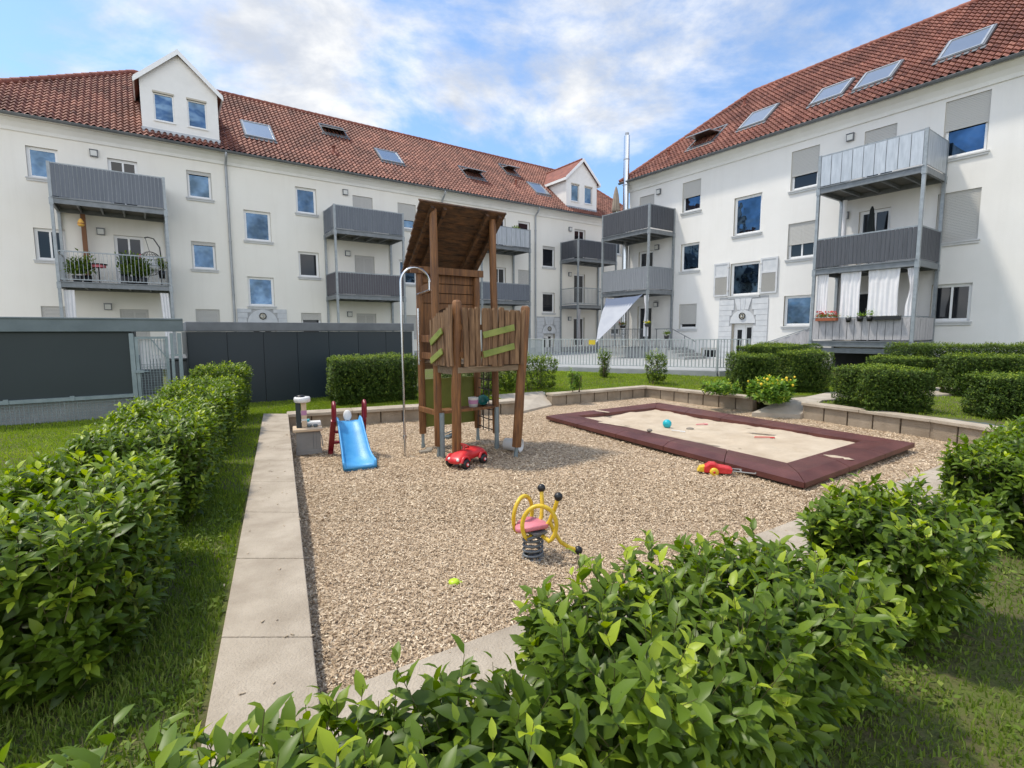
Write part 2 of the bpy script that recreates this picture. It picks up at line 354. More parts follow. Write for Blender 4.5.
def link_mesh(name, V, F, mats, mi=None, sm=None):
    me = bpy.data.meshes.new(name)
    me.from_pydata([tuple(v) for v in V], [], F)
    for mm in mats: me.materials.append(MATS[mm])
    if mi is not None: me.polygons.foreach_set('material_index', mi)
    if sm is not None: me.polygons.foreach_set('use_smooth', sm)
    me.update(); return me
def props(o, label=None, cat=None, group=None, kind=None):
    if label: o['label'] = label
    if cat: o['category'] = cat
    if group: o['group'] = group
    if kind: o['kind'] = kind
    return o
def thing(name, label, cat, F=WF, o=(0, 0, 0), group=None):
    e = bpy.data.objects.new(name, None); COL.objects.link(e); e.empty_display_size = .2
    e.location = F.world(o); e.rotation_euler = (0, 0, F.a); e['_o'] = tuple(o)
    return props(e, label, cat, group)
def org(o):
    while o.parent: o = o.parent
    return np.array(o['_o'])
def part(name, mb, mats, parent, bevel=0, label=None, fix=False):
    "a mesh under its thing; builder coordinates are those of the thing's frame"
    if isinstance(mats, str): mats = [mats]
    me = link_mesh(name, np.concatenate(mb.v)-org(parent), mb.f, mats, mb.m, mb.sm)
    o = bpy.data.objects.new(name, me); COL.objects.link(o); o.parent = parent
    if fix: fixn(me)
    if bevel: bev(o, bevel)
    if label: o['label'] = label
    return o
def single(name, mb, mats, label, cat, F=WF, o=(0, 0, 0), group=None, bevel=0, kind=None):
    if isinstance(mats, str): mats = [mats]
    me = link_mesh(name, np.concatenate(mb.v)-np.array(o), mb.f, mats, mb.m, mb.sm)
    ob = bpy.data.objects.new(name, me); COL.objects.link(ob); ob.location = F.world(o); ob.rotation_euler = (0, 0, F.a); ob['_o'] = tuple(o)
    if bevel: bev(ob, bevel)
    return props(ob, label, cat, group, kind)
def fixn(me):
    import bmesh
    b = bmesh.new(); b.from_mesh(me); bmesh.ops.recalc_face_normals(b, faces=b.faces); b.to_mesh(me); b.free()
def bev(o, w, seg=2):
    fixn(o.data)
    m = o.modifiers.new('bevel', 'BEVEL'); m.width = w; m.segments = seg; m.limit_method = 'ANGLE'; m.angle_limit = R(40)

def fast_mesh(name, V, quads, tone=None, matname='leaf_hedge', smooth=False):
    "numpy mesh of quads (a triangle repeats no vertex: given as (n,3) arrays in a list)"
    me = bpy.data.meshes.new(name)
    loops = np.concatenate([q.ravel() for q in quads]); cnt = np.concatenate([np.full(len(q), q.shape[1]) for q in quads])
    me.vertices.add(len(V)); me.vertices.foreach_set('co', V.astype(np.float32).ravel())
    me.loops.add(len(loops)); me.loops.foreach_set('vertex_index', loops.astype(np.int32))
    st = np.concatenate([[0], np.cumsum(cnt)[:-1]]).astype(np.int32)
    me.polygons.add(len(cnt)); me.polygons.foreach_set('loop_start', st)
    if smooth: me.polygons.foreach_set('use_smooth', np.ones(len(cnt), bool))
    if tone is not None:
        a = me.attributes.new('tone', 'FLOAT', 'POINT'); a.data.foreach_set('value', tone.astype(np.float32))
    me.materials.append(MATS[matname]); me.update(calc_edges=True); me.validate(); return me

# numpy value noise
_T = rng.random((64, 64))
def vnoise(x, y, s=1.):
    x = np.asarray(x)*s+100; y = np.asarray(y)*s+100; xi = np.floor(x).astype(int); yi = np.floor(y).astype(int); fx = x-xi; fy = y-yi
    fx = fx*fx*(3-2*fx); fy = fy*fy*(3-2*fy); g = lambda a, b: _T[a % 64, b % 64]
    return (g(xi, yi)*(1-fx)+g(xi+1, yi)*fx)*(1-fy)+(g(xi, yi+1)*(1-fx)+g(xi+1, yi+1)*fx)*fy
def nrm(a): return a/(np.linalg.norm(a, axis=-1, keepdims=True)+1e-9)

def leaf_verts(P, A, Nn, L, W, detail=2):
    "leaf blades: base P, axis A, face normal N, length L, width W"
    A = nrm(A); Nn = nrm(Nn-(Nn*A).sum(1, keepdims=True)*A); S = np.cross(A, Nn)
    if detail == 2:
        T = np.array([(0, 0, 0), (.30, -.46, .07), (.30, 0, 0), (.30, .46, .07), (.68, -.38, .02), (.68, 0, -.035), (.68, .38, .02), (1, 0, -.16)])
        Fq = np.array([(1, 4, 5, 2), (2, 5, 6, 3)]); Ft = np.array([(0, 1, 2), (0, 2, 3), (4, 7, 5), (5, 7, 6)])
    else:
        T = np.array([(0, 0, 0), (.45, -.5, .06), (1, 0, -.08), (.45, .5, .06)]); Fq = np.zeros((0, 4), int); Ft = np.array([(0, 1, 2), (0, 2, 3)])
    k = len(T); n = len(P); L = L[:, None]; W = W[:, None]
    V = P[:, None, :] + (T[None, :, 0:1]*L[:, None])*A[:, None, :] + (T[None, :, 1:2]*W[:, None])*S[:, None, :] + (T[None, :, 2:3]*L[:, None])*Nn[:, None, :]
    off = (np.arange(n)*k)[:, None, None]
    out = []
    if len(Fq): out.append((Fq[None]+off).reshape(-1, 4))
    out.append((Ft[None]+off).reshape(-1, 3))
    return V.reshape(-1, 3), out, k

def shoots(base, D, n_leaf, length, leaf, wr=.46, young=.5, detail=2, spread=1., updir=.25):
    "leafy shoots: returns leaf arrays; base (n,3), D (n,3)"
    n = len(base); D = nrm(D)
    a = np.where(np.abs(D[:, 2:3]) > .9, np.array([[1., 0, 0]]), np.array([[0, 0, 1.]]))
    X = nrm(np.cross(D, a)); Y = np.cross(D, X)
    j = np.arange(n_leaf)[None, :]; t = (j+.4)/n_leaf + rng.normal(0, .04, (n, n_leaf))
    ph = (j % 2)*math.pi + (j//2)*1.65 + rng.random((n, 1))*6.28 + rng.normal(0, .35, (n, n_leaf))
    Rv = np.cos(ph)[..., None]*X[:, None]+np.sin(ph)[..., None]*Y[:, None]
    Ln = (length if hasattr(length, '__len__') else np.full(n, length))[:, None]
    P = base[:, None]+D[:, None]*(t*Ln)[..., None]
    tip = t.clip(0, 1)[..., None]
    A = D[:, None]*(.15+.75*tip)+Rv*(.95*spread)+np.array([0, 0, updir])*(1-tip*.5)+rng.normal(0, .14, P.shape)
    Nn = D[:, None]*.9-Rv*.35*(tip)+np.array([0, 0, .6])+rng.normal(0, .18, P.shape)
    L = leaf*(1.0-.45*t.clip(0, 1)**2)*rng.uniform(.55, 1.18, t.shape)
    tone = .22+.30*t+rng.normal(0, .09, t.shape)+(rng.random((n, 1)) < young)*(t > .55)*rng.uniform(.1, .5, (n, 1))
    return P.reshape(-1, 3), A.reshape(-1, 3), Nn.reshape(-1, 3), L.ravel(), (L*wr).ravel(), tone.ravel().clip(0, 1)

def hedge(name, label, cat, c, half, deg, z0, z1, leaf=.06, dens=220, seed=1, mt='leaf_hedge', group=None, rough_top=.10, n_leaf=8, sl=.14, detail=2, young=.4, bulge=.06, tilt=0., toptone=0., inner=1., roundness=.16, stemmy=True):
    "a hedge bush: rounded box of leafy shoots on woody stems"
    global rng
    keep = rng; rng = np.random.default_rng(seed)
    hx, hy = half; H = z1-z0; hz = H/2; ca, sa = math.cos(R(deg)), math.sin(R(deg))
    area = 4*hx*hy+2*H*2*(hx+hy); n = int(area*dens)
    w = np.array([4*hx*hy, 2*hx*H*2, 2*hy*H*2]); w = w/w.sum(); face = rng.choice(3, n, p=w)
    u = rng.uniform(-1, 1, (n, 3)); sgn = rng.choice([-1, 1], n)
    q = u.copy(); q[face == 0, 2] = 1; q[face == 1, 1] = sgn[face == 1]; q[face == 2, 0] = sgn[face == 2]
    p = q*np.array([hx, hy, hz])
    rr = min(roundness, hx*.8, hy*.8, hz*.8); core = np.clip(p, -np.array([hx-rr, hy-rr, hz-rr]), np.array([hx-rr, hy-rr, hz-rr]))
    d = p-core; dn = nrm(d); p = core+dn*rr
    lump = (vnoise(p[:, 0]*2.2+seed, p[:, 1]*2.2+p[:, 2]*2.6, 1.)-.5)*2*bulge + (vnoise(p[:, 0]*6+seed*3, p[:, 1]*6+p[:, 2]*5, 1.)-.5)*bulge
    up = dn[:, 2].clip(0, 1)
    lump = lump + up*rng.random(n)**3*rough_top - (p[:, 2] < -hz*.6)*.06
    D = nrm(dn*.8+np.array([0, 0, .55])+rng.normal(0, .22, (n, 3)))
    Ls = sl*rng.uniform(.7, 1.3, n)
    p[:, 2] += tilt*p[:, 0]/hx*(p[:, 2]/H+.5)
    base = p+dn*lump[:, None]-D*Ls[:, None]
    P, A, Nn, L, W, tone = shoots(base, D, n_leaf, Ls, leaf, young=young*1., detail=detail)
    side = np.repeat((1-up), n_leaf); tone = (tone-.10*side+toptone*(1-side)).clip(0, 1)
    # leaves deeper inside
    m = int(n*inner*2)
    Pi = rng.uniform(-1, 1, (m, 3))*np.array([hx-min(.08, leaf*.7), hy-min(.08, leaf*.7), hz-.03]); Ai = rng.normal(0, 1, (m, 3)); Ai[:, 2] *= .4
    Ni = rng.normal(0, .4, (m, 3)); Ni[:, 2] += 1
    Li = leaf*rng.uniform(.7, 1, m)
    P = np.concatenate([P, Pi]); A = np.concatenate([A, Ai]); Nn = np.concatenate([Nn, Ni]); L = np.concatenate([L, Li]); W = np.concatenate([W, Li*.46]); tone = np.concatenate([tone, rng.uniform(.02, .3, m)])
    V, Fs, k = leaf_verts(P, A, Nn, L, W, detail)
    zc = hz+.0
    def tr(V):
        V = V.copy(); x = V[:, 0]*ca-V[:, 1]*sa; y = V[:, 0]*sa+V[:, 1]*ca; V[:, 0] = x; V[:, 1] = y; V[:, 2] += zc+.02; return V
    V = tr(V); V[:, 2] = np.maximum(V[:, 2], .01)
    root = thing(name, label, cat, WF, (c[0], c[1], z0), group)
    me = fast_mesh('foliage', V, Fs, np.repeat(tone, k), mt, smooth=(detail == 2)); o = bpy.data.objects.new('foliage', me); COL.objects.link(o); o.parent = root
    # thin green twig under every shoot
    rngt = np.random.default_rng(seed+500); tb = tr(base-D*.03); tt = tr(base+D*(Ls*.95)[:, None]); tb[:, 2] = np.maximum(tb[:, 2], .01)
    tw_ = .0022 if leaf > .07 else .0014; Vt = np.zeros((n, 6, 3))
    for i_ in range(3):
        o_ = np.array([math.cos(i_*2.09), math.sin(i_*2.09), 0])*tw_; Vt[:, i_] = tb+o_; Vt[:, 3+i_] = tt+o_*.5
    of = (np.arange(n)*6)[:, None]; Qt = np.concatenate([of+np.array([[i_, (i_+1) % 3, 3+(i_+1) % 3, 3+i_]]) for i_ in range(3)])
    me = fast_mesh('twig', Vt.reshape(-1, 3), [Qt], None, 'twig_green'); o = bpy.data.objects.new('twig', me); COL.objects.link(o); o.parent = root; o['kind'] = 'stuff'
    # stems
    mb = MB(); ns = max(3, int(hx*hy*4*9))
    for i in range(ns):
        b = np.array([rng.uniform(-hx*.75, hx*.75), rng.uniform(-hy*.6, hy*.6), -hz-.04]); t = b.copy(); t[2] = hz*rng.uniform(.3, .8); t[:2] += rng.normal(0, .08, 2)
        mid = (b+t)/2+np.append(rng.normal(0, .04, 2), 0); mb.tube(tr(np.array([b, mid, t])), [.012, .009, .004], 5)
        for j in range(3):
            f = rng.uniform(.3, .8); a = b+(t-b)*f; e = a+np.array([rng.normal(0, .2), rng.normal(0, .2), rng.uniform(.1, .25)])
            e[:2] = e[:2].clip([-hx+.05, -hy+.05], [hx-.05, hy-.05]); e[2] = min(e[2], hz-.02); mb.tube(tr(np.array([a, e])), [.006, .002], 4)
    V = np.concatenate(mb.v); me = link_mesh('stem', V, mb.f, ['bark'], mb.m, mb.sm); o = bpy.data.objects.new('stem', me); COL.objects.link(o); o.parent = root
    rng = keep
    return root

# ------------------------------------------------------------------ buildings
LF = Frame(35.1); RF = Frame(-54.9)        # local x runs along the facade to the right, local y away from the court
TH = R(40.5)

def facade(mb, x0, x1, z0, z1, y, ops, depth=.16, m=0, mr=1):
    xs = sorted({x0, x1, *[a for o in ops for a in o[:2]]}); zs = sorted({z0, z1, *[a for o in ops for a in o[2:4]]})
    for i in range(len(xs)-1):
        for j in range(len(zs)-1):
            cx, cz = (xs[i]+xs[i+1])/2, (zs[j]+zs[j+1])/2
            if any(o[0] < cx < o[1] and o[2] < cz < o[3] for o in ops): continue
            mb.poly([(xs[i], y, zs[j]), (xs[i+1], y, zs[j]), (xs[i+1], y, zs[j+1]), (xs[i], y, zs[j+1])], m)
    for a, b, c, d in [o[:4] for o in ops]:
        mb.poly([(a, y, c), (a, y, d), (a, y+depth, d), (a, y+depth, c)], mr); mb.poly([(b, y, d), (b, y, c), (b, y+depth, c), (b, y+depth, d)], mr)
        mb.poly([(a, y, d), (b, y, d), (b, y+depth, d), (a, y+depth, d)], mr); mb.poly([(a, y, c), (a, y+depth, c), (b, y+depth, c), (b, y, c)], mr)

def window(root, x0, x1, z0, z1, y, shut=0., glass='glass', mull=0, curtain=0, sill=True, name='window', tilt=0.):
    yf = y+.09; f = .055; mb = MB()
    for a, b, c, d in ((x0, x0+f, z0, z1), (x1-f, x1, z0, z1), (x0+f, x1-f, z0, z0+f), (x0+f, x1-f, z1-f, z1)): mb.bb(a, b, yf, yf+.07, c, d)
    g = .045; a, b, c, d = x0+f, x1-f, z0+f, z1-f            # sash
    for q in ((a, a+g, c, d), (b-g, b, c, d), (a+g, b-g, c, c+g), (a+g, b-g, d-g, d)): mb.bb(q[0], q[1], yf+.012, yf+.06, q[2], q[3])
    if mull: mb.bb((a+b)/2-.03, (a+b)/2+.03, yf+.01, yf+.06, c+g, d-g)
    w = part(name, mb, 'window_white', root)
    a, b, c, d = a+g, b-g, c+g, d-g
    p = MB(); p.bb(a, b, yf+.033, yf+.038, c, d, 0)
    part('pane', p, glass, w)
    if curtain:
        cb = MB(); n = 24; xs = np.linspace(a, b if curtain > 0 else (a+b)/2, n); ys = yf+.10+.02*np.sin(np.arange(n)*1.9)
        V = [(x, yy, c) for x, yy in zip(xs, ys)]+[(x, yy, d) for x, yy in zip(xs, ys)]
        cb.add(V, [(i, i+1, n+i+1, n+i) for i in range(n-1)]); part('net_curtain', cb, 'curtain_net', w)
    bk = MB(); bk.bb(x0+.01, x1-.01, yf+.16, yf+.17, z0+.01, z1-.01); part('dark_room', bk, 'shade_black', w)
    if shut:
        s = MB(); zb = z1-(z1-z0)*shut; k = int((z1-zb)/.05)
        for i in range(k):
            zc = z1-(i+.5)*(z1-zb)/k; s.box(((x0+x1)/2, y+.05, zc), (x1-x0-.03, .018, (z1-zb)/k-.006))
        s.bb(x0+.015, x1-.015, y+.042, y+.062, zb-.03, zb, 0); s.bb(x0, x0+.03, y+.035, y+.075, z0, z1); s.bb(x1-.03, x1, y+.035, y+.075, z0, z1)
        part('roller_shutter', s, 'shutter_slat', w)
    if sill:
        s = MB(); s.bb(x0-.07, x1+.07, y-.07, y+.075, z0-.045, z0, 0); s.bb(x0-.05, x1+.05, y-.045, y, z0-.12, z0-.045, 0); part('window_sill', s, 'sill', w)
    return w

def tiles(parent, xc0, xc1, kL, kR, q1, e, z0, pitch=TH, name='tiled_roof', holes=()):
    "pantiled slope: eave line y=e at height z0; hips leave the eave ends xc0, xc1 with plan ratios kL, kR"
    tw, tl = .20, .265; slope = q1/math.cos(pitch); rows = int(round(slope/tl)); tl = slope/rows
    nx = int((xc1-xc0)/tw); tw = (xc1-xc0)/nx; S = 7
    us = (np.arange(nx*(S-1)+1))/(S-1); prof = np.array([.0, .010, .045, .070, .062, .024, 0])
    h = prof[(np.arange(len(us))) % (S-1)]
    lines = []; vv = []
    for r in range(rows):
        for (t, lift) in ((0, .045), (1, .0)): lines.append(((r+t)*tl-(.02 if t == 0 and r else 0), lift)); vv.append(r+.02+.96*t)
    X = xc0+us*tw; c, s = math.cos(pitch), math.sin(pitch); V = []; UV = []
    for (q, lift), v in zip(lines, vv):
        hh = h+lift+.0
        V.append(np.stack([X, e+q*c-hh*s, z0+q*s+hh*c], 1)); UV.append(np.stack([us, np.full(len(us), v)], 1))
    V = np.concatenate(V); n = len(us); F = []
    for i in range(len(lines)-1):
        qm = (lines[i][0]+lines[i+1][0])/2*c
        lo = xc0+kL*qm; hi = xc1-kR*qm
        jj = np.arange(n-1); xm = (X[jj]+X[jj+1])/2; ok = (xm > lo) & (xm < hi)
        for (a, b, q0, q2) in holes: ok &= ~((xm > a) & (xm < b) & (qm > q0) & (qm < q2))
        jj = jj[ok]; F.append(np.stack([i*n+jj, i*n+jj+1, (i+1)*n+jj+1, (i+1)*n+jj], 1))
    F = np.concatenate(F); uvs = np.concatenate(UV)
    me = bpy.data.meshes.new(name); me.from_pydata((V-org(parent)).tolist(), [], F.tolist())
    lay = me.uv_layers.new(name='tile'); uu = uvs[F.ravel()]
    # keep the whole face inside one tile
    mid = np.floor(uvs[F].mean(1)+1e-6)+.5; lay.data.foreach_set('uv', np.repeat(mid, 4, 0).astype(np.float32).ravel())
    me.materials.append(MATS['roof_tile']); me.update()
    o = bpy.data.objects.new(name, me); COL.objects.link(o); o.parent = parent; return o

def caps(mb, p0, p1, r=.13, m=0):
    p0 = np.array(p0, float); p1 = np.array(p1, float); L = np.linalg.norm(p1-p0); n = int(L/.36)
    for i in range(n):
        a = p0+(p1-p0)*i/n; b = p0+(p1-p0)*(i+1.12)/n; mb.tube([a, b], [r, r*.84], 8, m)

def skylight(parent, x0, x1, q0, q1, e, z0, open_=0., white=False):
    c, s = math.cos(TH), math.sin(TH); T = np.array([0, c, s]); Nn = np.array([0, -s, c])
    def P(x, q, h): return np.array([x, e, z0])+np.array([1, 0, 0])*0+T*(q/c)+Nn*h-np.array([0, 0, 0]) + np.array([0, 0, 0])
    xm = (x0+x1)/2; w = x1-x0; L = (q1-q0)/c; cen = np.array([xm, e, z0])+T*((q0+q1)/2/c)
    Rm = np.stack([np.array([1., 0, 0]), T, Nn], 1)
    mb = MB(); f = .07
    for (cx, cy, sx, sy) in ((-w/2, 0, f, L+f), (w/2, 0, f, L+f), (0, -L/2, w-f, f), (0, L/2, w-f, f*1.6)):
        mb.box(cen+Rm@np.array([cx, cy, .06]), (sx, sy, .12), Rm)
    mb.box(cen+Rm@np.array([0, -L/2-.11, .075]), (w+.2, .18, .02), Rm)        # lead apron
    sk = part('skylight', mb, 'gutter', parent)
    R2 = Rm; c2 = cen+Nn*.10
    if open_:
        a = -R(open_); T2 = T*math.cos(a)+Nn*math.sin(a); N2 = -T*math.sin(a)+Nn*math.cos(a); R2 = np.stack([np.array([1., 0, 0]), T2, N2], 1)
        c2 = cen+Nn*.17
        dk = MB(); dk.box(cen+Rm@np.array([0, 0, .04]), (w-.08, L-.08, .02), Rm); part('dark_opening', dk, 'shade_black', sk)
    sb = MB(); w2, L2 = w-.04, L-.04
    for (cx, cy, sx, sy) in ((-w2/2+.03, 0, .06, L2), (w2/2-.03, 0, .06, L2), (0, -L2/2+.03, w2-.12, .06), (0, L2/2-.03, w2-.12, .06)): sb.box(c2+R2@np.array([cx, cy, .02]), (sx, sy, .045), R2)
    part('sash', sb, 'zinc', sk)
    g = MB(); g.box(c2+R2@np.array([0, 0, .015]), (w2-.13, L2-.13, .012), R2); part('pane', g, 'glass_roof', sk)

def vent(parent, x, q, e, z0):
    c, s = math.cos(TH), math.sin(TH); p = np.array([x, e+q, z0+q*math.tan(TH)])
    mb = MB(); mb.box(p+np.array([0, 0, .05]), (.3, .35, .08), np.array(Matrix.Rotation(TH, 3, 'X'))); mb.cyl(p, p+np.array([0, -.0, .34]), .06, n=10); mb.lathe([(.001, .44), (.10, .38), (.10, .34), (.06, .34)], p, 10)
    part('roof_vent', mb, 'ridge_tile', parent)

def gutter(parent, x0, x1, y, z, pipes, zb):
    mb = MB(); n = 7; pr = [(-.075*math.cos(a), -.075*math.sin(a)) for a in np.linspace(0, math.pi, n)]
    V = [(x0, y+a, z+b) for a, b in pr]+[(x1, y+a, z+b) for a, b in pr]
    V += [(x0, y+a*.85, z+b*.85+.004) for a, b in pr]+[(x1, y+a*.85, z+b*.85+.004) for a, b in pr]
    mb.add(V, [(i, i+1, n+i+1, n+i) for i in range(n-1)]+[(2*n+i, 3*n+i, 3*n+i+1, 2*n+i+1) for i in range(n-1)], 0, True)
    mb.tube([(x0, y-.075, z+.005), (x1, y-.075, z+.005)], .012, 6)
    part('gutter', mb, 'gutter', parent)
    for x, yw in pipes:
        p = MB(); p.tube([(x, y, z-.05), (x, y, z-.16), (x, y+.12, z-.30), (x, yw-.13, z-.46), (x, yw-.09, z-.6), (x, yw-.09, zb)], .05, 8)
        for k in range(4): zz = zb+.8+k*2.3; p.tube([(x, yw-.09, zz-.02), (x, yw-.09, zz+.02)], .062, 8); p.bb(x-.015, x+.015, yw-.09, yw, zz-.01, zz+.01)
        part('downpipe', p, 'zinc', parent)

def dormer(parent, x0, x1, y, zb, ze, za, e, ov=.18):
    "gabled dormer flush with the wall, two small windows"
    yr = e+(za-9.4)/math.tan(TH); ye = e+(ze-9.4)/math.tan(TH); xm = (x0+x1)/2
    mb = MB(); w = .68
    ops = [(x0+.42, x0+.42+w, 10.24, 11.30), (x1-.42-w, x1-.42, 10.24, 11.30)]
    facade(mb, x0, x1, zb, ze, y, ops, .10, 0, 1)
    zt = ze+(za-ze)*.94
    mb.xz([(x0, ze), (x1, ze), (xm, za-.05)], y, y+.12)
    for x in (x0, x1): mb.add([(x, y, zb), (x, y, ze), (x, ye+.1, ze), (x, y, zb-.1)], [(0, 1, 2, 3)])
    d = part('dormer', mb, ['plaster_white', 'reveal'], parent)
    for (a, b, c, g) in ops:
        m2 = MB(); f = .05; yf = y+.05
        for q in ((a, a+f, c, g), (b-f, b, c, g), (a+f, b-f, c, c+f), (a+f, b-f, g-f, g)): m2.bb(q[0], q[1], yf, yf+.06, q[2], q[3])
        m2.bb(a+f, b-f, yf+.03, yf+.036, c+f, g-f, 1); m2.bb(a-.03, b+.03, y-.05, y+.04, c-.045, c, 0); m2.bb(a-.02, b+.02, y-.03, y+.03, g, g+.07, 2)
        part('dormer_window', m2, ['window_white', 'glass', 'reveal'], d)
    # roof of the dormer
    r = MB(); sl = (za-ze)/(xm-x0); xo0 = x0-ov*1.05; xo1 = x1+ov*1.05; zo = ze-sl*ov*1.05
    for sx, xe in ((-1, xo0), (1, xo1)):
        P0 = (xe, y-.16, zo+.10); P1 = (xm, y-.16, za+.10); P2 = (xm, yr+.35, za+.10); P3 = (xe, ye+.25, zo+.10)
        V = [P0, P1, P2, P3]; V2 = [(a, b, c-.07) for a, b, c in V]
        r.add(V+V2, [(0, 1, 2, 3), (7, 6, 5, 4), (0, 4, 5, 1), (1, 5, 6, 2), (2, 6, 7, 3), (3, 7, 4, 0)], 0)
    caps(r, (xm, y+.02, za+.09), (xm, yr+.1, za+.09), .09)
    part('dormer_roof', r, 'ridge_tile', d)
    b = MB()
    for xe in (xo0, xo1):
        b.add([(xe, y-.18, zo+.12), (xm, y-.18, za+.13), (xm, y-.18, za-.08), (xe, y-.18, zo-.09), (xe, y-.155, zo+.12), (xm, y-.155, za+.13), (xm, y-.155, za-.08), (xe, y-.155, zo-.09)],
              [(0, 1, 2, 3), (7, 6, 5, 4), (0, 4, 5, 1), (3, 2, 6, 7), (0, 3, 7, 4)])
        b.bar((xe, y-.16, zo+.0), (xe, ye+.1, zo+.0), .05, .16)
        xx = xe+(.10 if xe > xm else -.10)
    part('barge_board', b, 'window_white', d)
    a = MB(); a.bb(x0-.03, x1+.03, y-.03, y+.0, zb-.0, zb+.20); part('lead_flashing', a, 'zinc', d)

def building(F, name, label, x0, x1, y, zb, zp, ztop, ops, pm, e, hips, D, z_e, depth=11.):
    root = thing(name, label, 'building', F, ((x0+x1)/2, y, .28))
    mb = MB(); facade(mb, x0, x1, zp, ztop, y, [o for o in ops if o[3] > zp], .17)
    facade(mb, x0, x1, zb, zp, y-.03, [], .1, 2); mb.poly([(x0, y-.03, zp), (x1, y-.03, zp), (x1, y, zp), (x0, y, zp)], 2)
    for xx in (x0, x1): mb.poly([(xx, y, zb), (xx, y, ztop), (xx, y+depth, ztop), (xx, y+depth, zb)])
    mb.poly([(x0, y+depth, zb), (x0, y+depth, ztop), (x1, y+depth, ztop), (x1, y+depth, zb)])
    part('wall', mb, [pm, 'reveal', 'plinth'], root)
    # cornice: coved band under the gutter
    c = MB(); pr = [(0, ztop-.42), (-.05, ztop-.42), (-.07, ztop-.30), (-.16, ztop-.14), (-.30, ztop-.03), (-.34, ztop), (-.34, ztop+.07), (0, ztop+.07)]
    V = [(x0-.1, y+a, b) for a, b in pr]+[(x1+.1, y+a, b) for a, b in pr]; n = len(pr)
    c.add(V, [(i, i+1, n+i+1, n+i) for i in range(n-1)]+[tuple(range(n)), tuple(range(2*n-1, n-1, -1))])
    part('cornice', c, 'cornice', root)
    return root

def lamps(root, F, pts, y):
    for x, z in pts:
        mb = MB(); mb.bb(x-.12, x+.12, y-.09, y, z-.12, z+.12, 0); mb.bb(x-.095, x+.095, y-.10, y-.09, z-.095, z+.095, 1); mb.bb(x-.13, x+.13, y-.11, y, z+.12, z+.135, 0)
        part('wall_lamp', mb, ['gutter', 'lamp_glass'], root)

def quoins(root, x0, x1, z0, z1, y, dx0, dx1, dz, num):
    "grey block surround of an entrance, with arch, door and round number plate"
    mb = MB(); t = .035; g = .012; h = .235; z = z0
    xm = (dx0+dx1)/2; ar = (dx1-dx0)/2+.10; za = dz+.02
    mb.bb(x0, dx0, y-.012, y, z0, z1, 1); mb.bb(dx1, x1, y-.012, y, z0, z1, 1); mb.bb(dx0, dx1, y-.012, y, dz, z1, 1)
    k = 0
    while z < z1-.15:
        zt = min(z+h, z1)
        for s in (-1, 1):
            a, b = (x0, dx0) if s < 0 else (dx1, x1)
            zc = (z+zt)/2
            if zc > dz:
                rr = ar+.02; dzc = min(zt, rr+za)-za
                inner = math.sqrt(max(0, rr*rr-max(0, z-za)**2)) if z-za < rr else .42
                inner = max(inner, .42) if zc > dz+.3 else inner
                if s < 0: b = xm-inner
                else: a = xm+inner
            mb.bb(a, b, y-t, y-.01, z+g/2, zt-g/2, 0)
        z += h
    # arch stones above
    for i, a0 in enumerate(np.linspace(-.42, .42, 4)[:-1]):
        a1 = a0+.28; zl = za+ar*.98
        mb.xz([(xm+a0*.62+g/2, zl), (xm+a1*.62-g/2, zl), (xm+a1-g/2, z1), (xm+a0+g/2, z1)], y-t-.006, y-.01, 0)
    pr = [(xm+ar*math.cos(a)*.98, za+ar*math.sin(a)*.98) for a in np.linspace(0, math.pi, 14)]
    mb.xz(pr, y-t, y-.01, 0)
    s = part('door_surround', mb, ['quoin', 'plinth'], root)
    d = MB(); f = .07; yf = y+.18; zt = dz
    for q in ((dx0, dx0+f, z0, zt), (dx1-f, dx1, z0, zt), (dx0+f, dx1-f, zt-f, zt), (xm-.04, xm+.04, z0, zt-f)): d.bb(q[0], q[1], yf, yf+.06, q[2], q[3], 0)
    d.bb(dx0+f, xm-.04, yf+.03, yf+.04, z0, zt-f, 0); d.bb(xm+.04, dx1-f, yf+.03, yf+.04, z0, zt-f, 0)
    d.bb(dx0+f+.09, xm-.13, yf+.02, yf+.03, z0+.3, zt-f-.2, 1); d.bb(xm+.10, dx1-f-.12, yf+.02, yf+.03, z0+.3, zt-f-.1, 1)
    dd = part('door', d, ['window_white', 'glass_dark'], root)
    hb = MB(); hb.tube([(xm-.06, yf-.0, z0+1.0), (xm-.06, yf-.05, z0+1.0), (xm-.16, yf-.05, z0+1.0)], .01, 6); part('handle', hb, 'inox', dd)
    p = MB(); Rx = np.array(Matrix.Rotation(R(90), 3, 'X')); pc = (xm, y-t-.015, za+ar*.52)
    p.lathe([(.001, .0), (.145, .0), (.155, -.01), (.155, -.02)], pc, 24, 0, -Rx@np.diag([1, 1, -1]))
    p.tube([(pc[0]+.135*math.cos(a), pc[1]-.012, pc[2]+.135*math.sin(a)) for a in np.linspace(0, 2*math.pi, 24, endpoint=False)], .02, 6, 1, closed=True)
    p.tube([(pc[0]+.085*math.cos(a), pc[1]-.008, pc[2]+.085*math.sin(a)) for a in np.linspace(0, 2*math.pi, 24, endpoint=False)], .008, 6, 2, closed=True)
    def seg(pts): p.tube([(pc[0]+a, pc[1]-.012, pc[2]+b) for a, b in pts], .011, 5, 1)
    if num == '3': seg([(-.035, .055), (.0, .065), (.035, .045), (.03, .012), (.0, .0), (.035, -.015), (.035, -.05), (.0, -.065), (-.038, -.05)])
    else: seg([(-.02, .03), (.01, .06), (.01, -.065)]);
    part('number_plate', p, ['lamp_glass', 'black_rubber', 'gold'], s)

